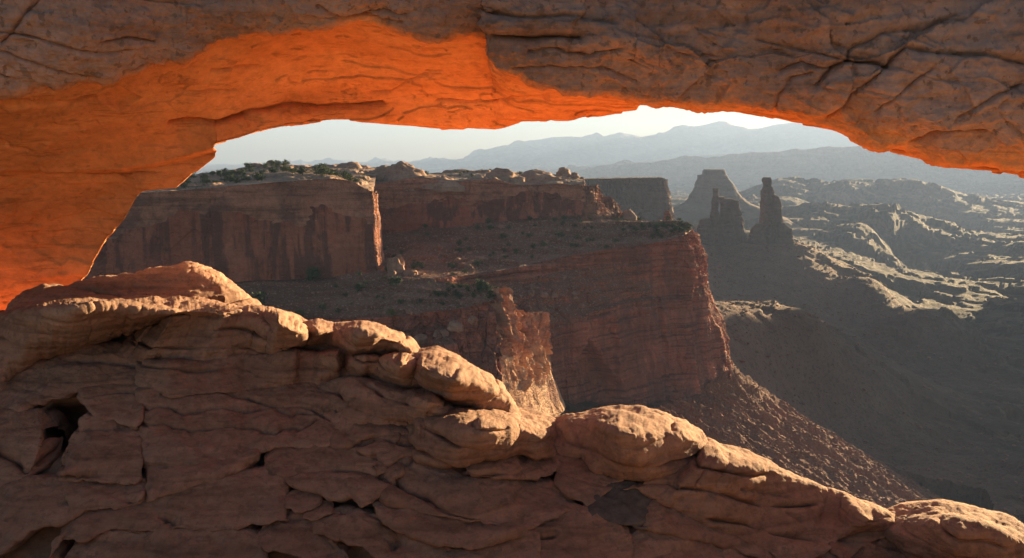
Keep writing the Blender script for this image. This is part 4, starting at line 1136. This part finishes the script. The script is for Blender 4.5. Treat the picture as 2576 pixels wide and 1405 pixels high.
def canyon_floor():
    c = np.array(CTRL, float)
    pz = at(c[:, :2], c[:, 2])

    def emb(x, y):
        return np.stack([np.arctan2(x, y) * 6.0, np.log(np.maximum(y, 50)) * 3.2], -1)
    e = emb(pz[:, 0], pz[:, 1])
    Dm = np.linalg.norm(e[:, None] - e[None], axis=-1)
    w = np.linalg.solve(np.sqrt(Dm ** 2 + 0.02) + 1e-3 * np.eye(len(c)), pz[:, 2] + 260)
    az = np.linspace(R(-38), R(52), 760)
    lr = np.exp(np.linspace(math.log(300), math.log(26000), 700))
    A_, D_ = np.meshgrid(az, lr)
    x, y = D_ * np.tan(A_), D_
    g = emb(x, y)
    z = np.full(x.shape, -260.0)
    for k in range(len(c)):
        z += w[k] * np.sqrt(((g - e[k]) ** 2).sum(-1) + 0.02)
    z = np.clip(z, -390, -60)
    P = np.stack([x, y, np.zeros_like(x)], -1)
    s = np.clip((y - 350) / 1500, 0.0, 1.0)
    tal = np.exp(-((x - 190) / 130) ** 2 - ((y - 520) / 110) ** 2)       # keep the rubble slope even
    # dissected drainage: ridged noise, stronger far away, cut into little terraces
    r1 = ridged(P + 90 * np.stack([fbm(P, 0.004, 3, .5, 601), fbm(P, 0.004, 3, .5, 602), 0 * x], -1), 0.0042, 6, 0.52, 603)
    r2 = fbm(P, 0.0011, 4, 0.5, 604)
    r3 = fbm(P, 0.03, 5, 0.55, 605)
    amp = 4 + 1.5 * s
    dz = amp * (r1 - 0.4) * (1 - 0.8 * tal) * (0.4 + 0.6 * s) + 14 * r2 * s + 3.0 * r3
    f = 0.55 + 0.45 * s
    n1, n2, n3 = fbm(P, (0.0018, 0.0034, 0), 7, 0.55, 621), fbm(P, (0.0042, 0.0075, 0), 6, 0.56, 622), fbm(P, (0.0008, 0.0014, 0), 6, 0.5, 623)
    open_ = (1 - tal) * (1 - np.exp(-((x - 400) / 240) ** 2 - ((y - 1290) / 260) ** 2))
    open_ = open_ * np.maximum(sstep(640, 900, y), sstep(280, 400, x))
    dz = dz + open_ * f * (13 * sstep(0.0, 0.05, n1) + 7 * sstep(0.06, 0.11, n1) + 7 * sstep(0.0, 0.06, n2) + 16 * sstep(0.1, 0.16, n3) * s)
    z = z + dz + 1.3 * fbm(P, 0.11, 3, 0.55, 608) * (1 - 0.5 * s)
    th = 11.0
    b = z / th + 1.1 * fbm(P, 0.005, 5, .55, 606)
    fr = b - np.floor(b)
    cone = np.exp(-((x - 400) / 300) ** 2 - ((y - 1280) / 330) ** 2)
    z = z + th * 0.7 * (sstep(0.40, 0.60, fr) - fr) * (1 - tal) * (1 - cone) * (0.35 + 0.65 * s) * sstep(-0.25, 0.3, fbm(P, 0.002, 3, .5, 607))
    rim = 0.6 * np.exp(-((fr - 0.62) / 0.10) ** 2) * (1 - tal) * (1 - cone) * sstep(0.0, 0.4, fbm(P, 0.012, 5, .65, 609)) * sstep(800, 1300, y)
    T = TAL[::6, ::8].reshape(-1, 3)                  # keep the sheet under the rubble slope
    m = (y < 800) & (x > -50) & (x < 420)
    q = np.stack([x[m], y[m]], -1)
    zz = z[m]
    for a in range(0, len(q), 4000):
        dd = ((q[a:a + 4000, None] - T[None, :, :2]) ** 2).sum(-1)
        k = dd.argmin(1)
        zz[a:a + 4000] = np.where(dd.min(1) < 160, np.minimum(zz[a:a + 4000], T[k, 2] - 4), zz[a:a + 4000])
    z[m] = zz
    P[..., 2] = z
    o = grid_obj('canyon_floor', P, M['floor'], smooth=False, origin=np.zeros(3))
    spur = np.exp(-((x - 240) / 190) ** 2 - ((y - 680) / 190) ** 2)
    o.data.attributes.new('redsoil', 'FLOAT', 'POINT').data.foreach_set('value', np.clip(1.2 * cone + spur, 0, 1).astype(np.float32).ravel())
    o.data.attributes.new('rim', 'FLOAT', 'POINT').data.foreach_set('value', rim.astype(np.float32).ravel())
    tag(o, 'dissected canyon floor running to the far mesas', None, kind='structure')
    return P


FLOOR = canyon_floor()

# ------------------------------------------------------------------ towers and butte
def outline_tower(levels, D, seed, depth=0.7, n1=90, rows=3.0, flute=0.095, led=0.0, lp=20.0):
    """levels: (Y, Xleft, Xright) top to bottom; an upright mass with a rounded plan"""
    L = np.asarray(levels, float)
    Y = np.arange(L[0, 0], L[-1, 0] + 0.1, rows)
    xl, xr = np.interp(Y, L[:, 0], L[:, 1]), np.interp(Y, L[:, 0], L[:, 2])
    mid = at(np.stack([(xl + xr) / 2, Y], 1), np.full(len(Y), D))
    hw = (xr - xl) / 2 / K / FPX * D
    a = np.linspace(0, 2 * math.pi, n1, endpoint=False)
    ca, sa = np.cos(a), np.sin(a)
    q = 3.2
    rad = (np.abs(ca) ** q + np.abs(sa) ** q) ** (-1 / q)
    P = np.stack([mid[:, 0][:, None] + hw[:, None] * rad * ca, mid[:, 1][:, None] + (hw * depth)[:, None] * rad * sa, np.broadcast_to(mid[:, 2][:, None], (len(Y), n1))], -1)
    dirn = np.stack([np.broadcast_to(ca, P.shape[:2]), np.broadcast_to(sa, P.shape[:2]), 0 * P[..., 0]], -1)
    s = float(np.mean(hw))
    d = fbm(P, (1.2 / s, 1.2 / s, 0.25 / s), 4, .55, seed) * s * flute * 1.4 + fbm(P, (0.15 / s, 0.15 / s, 2.5 / s), 3, .6, seed + 1) * s * flute * 1.1 + fbm(P, 4 / s, 3, .6, seed + 2) * s * flute * .5
    fv, fe = facets(P, (1.4 / s, 1.4 / s, 0.5 / s), seed + 5, 0.9)
    d = d + s * flute * 0.9 * (fv - 0.6 * np.exp(-fe / 0.06))
    if led:
        b = P[..., 2] / lp + 0.4 * fbm(P, 0.6 / s, 3, .5, seed + 7)
        fr = b - np.floor(b)
        d = d + led * lp * (fr - sstep(0.55, 0.8, fr)) * -1.0
    d = d * np.clip(hw / s, 0.22, 1.0)[:, None]
    P = P + dirn * d[..., None]
    cap = np.broadcast_to(P[0].mean(0) + np.array([0, 0, 0.3]), (1, n1, 3))
    return np.concatenate([cap, P], 0)


def join_grids(name, label, cat, grids, mat, smooth=False, group=None):
    V, F, off = [], [], 0
    for G in grids:
        V.append(G.reshape(-1, 3))
        F.append(grid_faces(G.shape[0], G.shape[1], True, off)[:, ::-1])
        off += G.shape[0] * G.shape[1]
    o = mesh_obj(name, np.concatenate(V), np.concatenate(F), M[mat], smooth=smooth)
    return tag(o, label, cat, group)


TD = 1350
join_grids('rock_spire', 'twin-topped rock spire with a small window, left of the tall lone spire', 'rock spire', [
    outline_tower([(473, 1794, 1807), (486, 1794, 1806), (496, 1793, 1808), (508, 1790, 1808), (526, 1791, 1806), (545, 1787, 1812), (580, 1782, 1822), (630, 1776, 1830)], TD, 701, 0.8, rows=1.5),
    outline_tower([(495, 1804, 1822), (505, 1806, 1820)], TD, 704, 1.2, rows=1.5),
    outline_tower([(499, 1815, 1838), (504, 1814, 1857), (512, 1814, 1859), (545, 1812, 1864), (572, 1806, 1870), (630, 1795, 1884)], TD, 702, 0.6, rows=1.5),
    outline_tower([(547, 1774, 1784), (553, 1760, 1786), (572, 1755, 1790), (590, 1752, 1795), (640, 1745, 1800)], TD - 10, 703, 0.9, rows=1.5)], 'tower')
join_grids('rock_spire', 'tall lone rock spire with stepped right side', 'rock spire', [
    outline_tower([(446, 1921, 1939), (450, 1918, 1941), (466, 1920, 1941), (480, 1915, 1947), (514, 1914, 1950), (552, 1913, 1958), (600, 1906, 1972), (635, 1900, 1980)], TD + 20, 711, 0.8, rows=1.5),
    outline_tower([(491, 1946, 1953), (496, 1945, 1960), (512, 1945, 1965), (545, 1943, 1966), (600, 1940, 1975), (635, 1938, 1980)], TD + 10, 712, 1.0, rows=1.5),
    outline_tower([(560, 1958, 1972), (575, 1955, 1988), (607, 1950, 1996), (640, 1945, 2002)], TD, 713, 0.8, rows=1.5),
    outline_tower([(562, 1902, 1915), (575, 1891, 1920), (600, 1884, 1925), (640, 1872, 1930)], TD, 714, 0.9, rows=1.5)], 'tower')
join_grids('butte', 'broad flat-topped butte in haze behind the spires', 'butte', [
    outline_tower([(426, 1771, 1821), (430, 1768, 1823), (439, 1768, 1824), (441, 1755, 1826), (456, 1753, 1837), (480, 1745, 1852), (494, 1735, 1864), (510, 1728, 1885), (522, 1708, 1914), (535, 1690, 1945), (570, 1640, 2010)], 2600, 721, 0.8, n1=130, rows=0.8, flute=0.05, led=0.16, lp=34.0)], 'tower')
join_grids('butte', 'tall narrow butte added beyond the right edge to shade the valley', 'butte', [
    outline_tower([(338, 2715, 2758), (345, 2708, 2764), (520, 2700, 2772), (600, 2690, 2790), (780, 2660, 2830)], 1720, 741, 2.0, rows=4)], 'tower')  # out of view, placed to keep the sun off the spur and valley
join_grids('rock_pillar', 'stubby red pillar behind the promontory tip', 'rock pillar', [
    outline_tower([(530, 1674, 1683), (540, 1671, 1687), (565, 1668, 1694), (580, 1664, 1700)], 640, 731, 0.9, rows=1.5)], 'promontory')

# ------------------------------------------------------------------ far mesas and mountains
def far_cliff(label, rim, Dr, Yb, Db, seed, nu, fl, flute):
    mid = [(x, y + 0.28 * (Yb - y), Dr - 120) for x, y in rim]
    cliff('far_mesa', label, [[(x, y, Dr) for x, y in rim], mid, [(x, Yb, Db) for x, y in rim]], nu, [20, 60], 'far', seed, flute=flute, fl=fl, strata=10, sl=80, fine=8)
    bench('plateau', 'top of the ' + label, [[(x, y, Dr + 8) for x, y in rim], [(x, y - 0.6, Dr + 2600) for x, y in rim]], nu // 3, [12], 'far', seed + 3, amp=2, terr=0, wl=200)


far_cliff('long hazy mesa across the whole right distance', [(1480, 424), (1583, 411), (1713, 398), (1758, 393), (2013, 378), (2188, 365), (2500, 352), (3000, 338), (3600, 330)], 10000, 476, 9000, 801, 700, 600, 200)
far_cliff('lower hazy mesa left of the long one', [(900, 444), (1288, 432), (1400, 425), (1463, 418), (1540, 412), (1573, 406), (1600, 411), (1700, 409), (1800, 405)], 11500, 470, 10400, 811, 360, 500, 140)


cliff('shade_rim', 'unseen canyon rim added right of the arch to shade the valley',  # added out of view, shaped to cast shade on the canyon floor
      [[(2960, 640, 1000), (2930, 540, 1400), (2910, 440, 1700), (2900, 400, 2000), (2890, 370, 2300), (2885, 340, 2600), (2930, 330, 3200), (3300, 330, 3600), (4200, 300, 3600)],
       [(2890, 980, 950), (2860, 810, 1330), (2840, 720, 1620), (2835, 670, 1900), (2830, 640, 2200), (2820, 615, 2550), (2860, 575, 3100), (3200, 560, 3300), (4200, 560, 3300)]], 360, [40], 'far', 831, flute=60, fl=160, strata=4, sl=30, fine=3)
bench('plateau', 'top of the unseen rim added to shade the valley',
      [[(2960, 640, 1000), (2930, 540, 1400), (2910, 440, 1700), (2900, 400, 2000), (2890, 370, 2300), (2885, 340, 2600), (2930, 330, 3200), (3300, 330, 3600), (4200, 300, 3600)],
       [(5200, 640, 1000), (5200, 540, 1400), (5200, 440, 1700), (5200, 400, 2000), (5200, 370, 2300), (5200, 340, 2600), (5200, 330, 3200), (5200, 330, 3700), (5200, 300, 4000)]], 200, [20], 'far', 835, amp=6, terr=0, wl=120)


def mountains():
    sk = [(700, 430), (900, 424), (1043, 416), (1117, 405), (1173, 398), (1192, 388), (1229, 375), (1266, 366), (1288, 365), (1318, 355), (1363, 350), (1388, 345), (1438, 343), (1463, 345), (1498, 338), (1518, 343), (1561, 334),
          (1598, 340), (1613, 345), (1673, 333), (1703, 316), (1718, 315), (1733, 320), (1773, 314), (1808, 305), (1828, 306), (1853, 320), (1873, 325), (1913, 323), (1953, 313), (2038, 303), (2150, 310), (2300, 330), (2500, 345), (2800, 360), (3200, 375)]
    n = 700
    s = resample(sk, n)
    D = 20000.0
    C = [at(s, np.full(n, D + 2500)) * np.array([1, 1, 0]) + np.array([0, 0, -300]), at(s, np.full(n, D))]
    lo = at(np.stack([s[:, 0], np.full(n, 432)], 1), np.full(n, 17000.0))
    C.append(lo)
    P = linloft(C, [10, 50])
    v = np.arange(len(P))
    e = np.minimum(1, np.abs(v - 10) / 8.0)[:, None]
    P[..., 2] += e * 220 * (ridged(P, 1 / 1800., 5, 0.55, 821) - 0.9) * 0.8 + 22 * fbm(P, 1 / 300., 3, .5, 822) * (0.3 + 0.7 * e)
    o = grid_obj('mountains', P, M['mount'], origin=np.zeros(3))
    tag(o, 'pale blue mountain range on the horizon', None, kind='structure')


mountains()


# ------------------------------------------------------------------ shrubs, boulders, rubble
def make_bush(name, mat, seed, n=260, h=1.0, w=0.62, trunk=True, parent=None, unit=1.0):
    g = np.random.default_rng(seed)
    # clumps of small leaf sprays spread through an uneven crown
    nc = 11
    cc = g.normal(0, 1, (nc, 3))
    cc /= np.linalg.norm(cc, axis=1, keepdims=True)
    cc = cc * g.uniform(0.3, 0.8, (nc, 1)) * np.array([w, w, 0.42]) + np.array([0, 0, 0.52])
    k = g.integers(0, nc, n)
    p = cc[k] + g.normal(0, 0.12, (n, 3)) * np.array([1.2, 1.2, 0.9])
    p[:, 2] = np.clip(p[:, 2], 0.04, 1.1)
    V, F = [], []
    for i in range(n):
        s = g.uniform(0.05, 0.11)
        a = g.normal(0, 1, (3, 3))
        a /= np.linalg.norm(a, axis=1, keepdims=True)
        q = p[i] + a * s
        V.extend([q[0], q[1], q[2], p[i] + (0, 0, s * 0.8)])
        o = 4 * i
        F.extend([(o, o + 1, o + 2), (o, o + 1, o + 3), (o + 1, o + 2, o + 3), (o, o + 2, o + 3)])
    V, F = np.array(V) * unit * h, np.array(F)
    T = []
    tv = []
    for j, (r, z) in enumerate(((0.06, -0.12), (0.045, 0.3), (0.02, 0.6))):
        for b in range(5):
            tv.append((r * math.cos(b * 1.2566) + 0.05 * j, r * math.sin(b * 1.2566), z))
    for j in range(2):
        for b in range(5):
            a0, a1, c0, c1 = j * 5 + b, j * 5 + (b + 1) % 5, (j + 1) * 5 + b, (j + 1) * 5 + (b + 1) % 5
            T += [(a0, a1, c1), (a0, c1, c0)]
    return V, F, np.array(tv) * unit * h, np.array(T)


BUSH = []
for i in range(5):
    V, F, tv, T = make_bush('b', 'juniper', 900 + i)
    VV = np.concatenate([V, tv])
    FF = np.concatenate([F, T + len(V)])
    mi = np.r_[np.zeros(len(F)), np.ones(len(T))]
    m1 = 'juniper' if i < 4 else 'sage'
    o = mesh_obj('juniper_shrub' if i < 4 else 'sagebrush_shrub', VV, FF, None, mats=[M[m1], M['bark']], midx=mi, origin=np.zeros(3), smooth=False)
    BUSH.append(o.data)
    bpy.data.objects.remove(o)


def put(data, name, p, s, rz, label, cat, group, sz=1.0):
    o = bpy.data.objects.new(name, data)
    o.location = p
    o.scale = (s, s, s * sz)
    o.rotation_euler = (0, 0, rz)
    COL.objects.link(o)
    return tag(o, label, cat, group)


def pick(G, g, r0=0.05, r1=0.95, c0=0.0, c1=1.0):
    i = int(g.uniform(r0, r1) * (G.shape[0] - 1))
    j = int(g.uniform(c0, c1) * (G.shape[1] - 1))
    return G[i, j]


g = np.random.default_rng(77)
for (G, n, r0, r1, c0, c1, s0, s1, label, grp, sage) in [
    (BN3, 112, 0.02, 0.97, 0.05, 0.99, 2.2, 4.6, 'dark juniper shrub on the stony bench below the back cliff', 'shrubs on the bench below the back cliff', 0.05),
    (BN1, 48, 0.02, 0.95, 0.15, 0.99, 1.8, 3.8, 'juniper shrub on the nearer bench under the left wall', 'shrubs on the nearer bench', 0.35),
    (TOP1, 108, 0.04, 0.80, 0.19, 0.82, 2.6, 5.2, 'dark shrub on the plateau above the left canyon wall', 'shrubs on the left plateau', 0.0),
    (TOP2, 26, 0.10, 0.80, 0.05, 0.95, 2.2, 4.0, 'dark shrub on the slickrock above the back cliff', 'shrubs above the back cliff', 0.0)]:
    for _ in range(n):
        p = pick(G, g, r0, r1, c0, c1)
        sg = g.uniform() < sage
        put(BUSH[4] if sg else BUSH[int(g.integers(0, 4))], 'sagebrush_shrub' if sg else 'juniper_shrub', p, g.uniform(s0, s1) * (0.6 if sg else 1), g.uniform(0, 6.28),
            label.replace('juniper shrub', 'yellow-green sagebrush') if sg else label, 'shrub', grp.replace('shrubs', 'sagebrush') if sg else grp, g.uniform(0.75, 1.15))


# a few shrubs big enough in the picture to be told apart
def on(G, X, Y):
    q = pic(G)
    k = ((q[..., 0] - X) ** 2 + (q[..., 1] - Y) ** 2).argmin()
    return G.reshape(-1, 3)[k]


def lone(X, Y, G, s, label, mat='juniper', seed=1):
    p = on(G, X, Y)
    e = bpy.data.objects.new('juniper_shrub', None)
    e.location = p
    COL.objects.link(e)
    tag(e, label, 'shrub')
    V, F, tv, T = make_bush('b', mat, seed, n=520)
    mesh_obj('crown', V * s + p, F, M[mat], origin=p, smooth=False, parent=e)
    mesh_obj('trunk', tv * s + p, T, M['bark'], origin=p, smooth=False, parent=e)


lone(640, 786, BN1, 10.0, 'big dark juniper just beyond the gold-rimmed humped slab', seed=931)
lone(790, 708, BN1, 7.5, 'dark juniper against the foot of the left canyon wall', seed=932)
lone(1205, 738, BN1, 7.0, 'largest green juniper near the tip of the nearer bench', seed=933)
lone(907, 732, BN1, 5.0, 'round juniper alone in the middle of the nearer bench', seed=934)
lone(998, 722, BN1, 5.5, 'juniper just below the upright sunlit stone', seed=935)
lone(985, 797, BN1, 4.0, 'yellow-green sagebrush at the ledge edge beyond the gold slabs', mat='sage', seed=936)
lone(752, 799, BN1, 4.0, 'dark shrub peeping over the pitted knob of the ledge', seed=937)


def make_rock(seed, n1=18, n2=12, flat=0.65):
    a = np.linspace(0, 2 * math.pi, n1, endpoint=False)
    b = np.linspace(0.02, math.pi - 0.02, n2)
    P = np.stack([np.sin(b)[:, None] * np.cos(a), np.sin(b)[:, None] * np.sin(a), np.broadcast_to(np.cos(b)[:, None], (n2, n1))], -1)
    P = np.sign(P) * np.abs(P) ** 0.72
    fv, _e = facets(P, 0.85, seed + 40, 0.8)
    P = P * (1 + 0.30 * fbm(P, 0.9, 3, .6, seed) + 0.34 * fv)[..., None] * np.array([1, 0.85, flat])
    return P.reshape(-1, 3), grid_faces(n2, n1, True)[:, ::1]


ROCKS = []
for i in range(5):
    V, F = make_rock(951 + i)
    o = mesh_obj('boulder', V, F, M['boulder'], origin=np.zeros(3), smooth=False)
    ROCKS.append(o.data)
    bpy.data.objects.remove(o)
for (G, n, r0, r1, c0, c1, s0, s1, label, grp) in [
    (BN3, 70, 0.05, 0.97, 0.10, 0.98, 0.7, 1.8, 'pale fallen boulder on the bench below the back cliff', 'boulders on the bench below the back cliff'),
    (BN1, 45, 0.35, 0.98, 0.15, 0.98, 0.5, 1.4, 'pale fallen boulder on the nearer bench', 'boulders on the nearer bench'),
    (PRO, 45, 0.16, 0.40, 0.10, 0.40, 0.8, 2.2, 'pale boulder on the sloping ledge of the promontory', 'boulders on the promontory ledge'),
    (TAL, 30, 0.10, 0.90, 0.05, 0.95, 0.7, 1.6, 'block lying on the red rubble slope', 'blocks on the rubble slope')]:
    for _ in range(n):
        p = pick(G, g, r0, r1, c0, c1)
        put(ROCKS[int(g.integers(0, 5))], 'boulder', p, g.uniform(s0, s1) ** 1.3, g.uniform(0, 6.28), label, 'boulder', grp, g.uniform(0.6, 1.1))
put(ROCKS[0], 'boulder', on(BN1, 998, 680), 4.6, 0.4, 'upright sunlit stone standing at the foot of the canyon wall end', 'boulder', None, 2.2)
put(ROCKS[1], 'boulder', on(BN1, 986, 690), 2.6, 1.4, 'small rounded stone just left of the upright sunlit stone', 'boulder', None, 1.3)
put(ROCKS[2], 'boulder', on(BN1, 1034, 688), 3.4, 2.2, 'low flat stone just right of the upright sunlit stone', 'boulder', None, 0.8)
for (X, Y, D, s, lb) in [(1110, 840, 278, 3.4, 'round-shouldered block at the left of the shaded cliff blocks'), (1148, 822, 280, 3.6, 'long block lying above the round-shouldered block'),
                         (1060, 855, 276, 3.4, 'low block nearest the gold slabs on the shaded cliff'), (1185, 806, 283, 2.6, 'small block perched near the shattered cliff edge')]:
    put(ROCKS[int(g.integers(0, 5))], 'boulder', on(BRK, X, Y), s, g.uniform(0, 6), lb, 'boulder', None, 1.1)


def rubble(name, label, G, n, s0, s1, mat, r0=0.02, r1=0.98, seed=3, base=None):
    g = np.random.default_rng(seed)
    V0, F0 = make_rock(981, 6, 4)
    ii = (g.uniform(r0, r1, n) * (G.shape[0] - 1)).astype(int)
    jj = (g.uniform(0, 1, n) * (G.shape[1] - 1)).astype(int)
    if base is None:
        base = G[ii, jj]
    s = s0 * (s1 / s0) ** (g.uniform(0, 1, n) ** 2.2)
    a = g.uniform(0, 6.28, n)
    c, sn = np.cos(a), np.sin(a)
    V = np.repeat(V0[None], n, 0) * (s[:, None, None] * g.uniform(0.6, 1.3, (n, 1, 3)))
    x = V[..., 0] * c[:, None] - V[..., 1] * sn[:, None]
    y = V[..., 0] * sn[:, None] + V[..., 1] * c[:, None]
    V = np.stack([x, y, V[..., 2]], -1) + base[:, None]
    F = F0[None] + (np.arange(n) * len(V0))[:, None, None]
    o = mesh_obj(name, V.reshape(-1, 3), F.reshape(-1, 4), M[mat], origin=np.zeros(3), smooth=False)
    tag(o, label, None, kind='stuff')


rubble('rubble', 'loose stones strewn over the red rubble slope', TAL, 4500, 0.12, 1.1, 'talus', seed=11)
def floor_points(n, f, seed):
    g = np.random.default_rng(seed)
    Q = FLOOR.reshape(-1, 3)
    w = f(Q[:, 0], Q[:, 1]) * Q[:, 1] ** 2        # even cover although the sheet is finer near by
    k = g.choice(len(Q), n, p=w / w.sum())
    return Q[k] + g.uniform(-1, 1, (n, 3)) * np.array([3, 3, 0])


rubble('rubble', 'fallen blocks on the dark cone under the spires', FLOOR, 4000, 0.7, 4.0, 'talus', seed=15,
       base=floor_points(4000, lambda x, y: np.exp(-((x - 400) / 260) ** 2 - ((y - 1250) / 280) ** 2), 21))
rubble('rubble', 'fallen blocks on the low spur beyond the promontory', FLOOR, 3500, 0.3, 2.6, 'talus', seed=16,
       base=floor_points(3500, lambda x, y: np.exp(-((x - 270) / 150) ** 2 - ((y - 720) / 150) ** 2), 22))
rubble('rubble', 'loose stones strewn over the bench below the back cliff', BN3, 3500, 0.25, 1.1, 'boulder', seed=12)
rubble('rubble', 'loose stones strewn over the nearer bench', BN1, 2500, 0.15, 0.8, 'boulder', seed=13)
rubble('rubble', 'loose stones strewn over the promontory ledge', PRO[40:112, 60:250], 500, 0.3, 1.2, 'boulder', seed=14)



def scrub(label, parts, seed=4):
    g = np.random.default_rng(seed)
    V0, F0, _, _ = make_bush('b', 'juniper', 905, n=26)
    V0 = V0 * np.array([1, 1, 0.75])
    Vs, Fs, off = [], [], 0
    for G, n, s0, s1, r0, r1, c0, c1 in parts:
        ii = (g.uniform(r0, r1, n) * (G.shape[0] - 1)).astype(int)
        jj = (g.uniform(c0, c1, n) * (G.shape[1] - 1)).astype(int)
        base = G[ii, jj]
        keep = fbm(base, 0.03, 2, .5, 55) > g.uniform(-0.45, 0.25, n)
        base = base[keep]
        m = len(base)
        s = s0 * (s1 / s0) ** (g.uniform(0, 1, m) ** 1.6)
        a = g.uniform(0, 6.28, m)
        V = V0[None] * s[:, None, None]
        V = np.stack([V[..., 0] * np.cos(a)[:, None] - V[..., 1] * np.sin(a)[:, None], V[..., 0] * np.sin(a)[:, None] + V[..., 1] * np.cos(a)[:, None], V[..., 2]], -1) + base[:, None]
        Vs.append(V.reshape(-1, 3))
        Fs.append((F0[None] + (np.arange(m) * len(V0))[:, None, None]).reshape(-1, 3) + off)
        off += m * len(V0)
    o = mesh_obj('scrub', np.concatenate(Vs), np.concatenate(Fs), M['juniper'], origin=np.zeros(3), smooth=False)
    tag(o, label, None, kind='stuff')


scrub('low dark scrub dotted over the benches and plateaus', [(BN3, 2200, 0.7, 2.0, 0.0, 0.98, 0, 1), (BN1, 600, 0.5, 1.5, 0.0, 0.98, 0.1, 1), (TOP1, 2600, 0.9, 2.8, 0.02, 0.85, 0.15, 0.95), (TOP2, 900, 0.9, 2.4, 0.02, 0.85, 0, 1),
                                                            (PRO[38:118], 500, 0.6, 1.5, 0, 1, 0.05, 0.5)])

# ------------------------------------------------------------------ morning haze over the canyon
def haze():
    x0, x1, y0, y1, z0, z1 = -24000, 38000, -150, 27500, -480, 1000
    V = [(x, y, z) for z in (z0, z1) for y in (y0, y1) for x in (x0, x1)]
    F = [(0, 2, 3, 1), (4, 5, 7, 6), (0, 1, 5, 4), (2, 6, 7, 3), (0, 4, 6, 2), (1, 3, 7, 5)]
    m = bpy.data.materials.new('haze')
    m.use_nodes = True
    t = m.node_tree
    t.nodes.clear()
    out = t.nodes.new('ShaderNodeOutputMaterial')
    pv = t.nodes.new('ShaderNodeVolumePrincipled')
    pv.inputs['Color'].default_value = (0.285, 0.395, 0.67, 1)
    pv.inputs['Density'].default_value = 6.2e-5
    pv.inputs['Anisotropy'].default_value = 0.18
    pv.inputs['Density Attribute'].default_value = ''
    t.links.new(pv.outputs[0], out.inputs['Volume'])
    m.cycles.homogeneous_volume = True
    o = mesh_obj('haze', V, F, m, origin=np.zeros(3), smooth=False)
    tag(o, 'pale morning haze filling the canyon', None, kind='stuff')


haze()
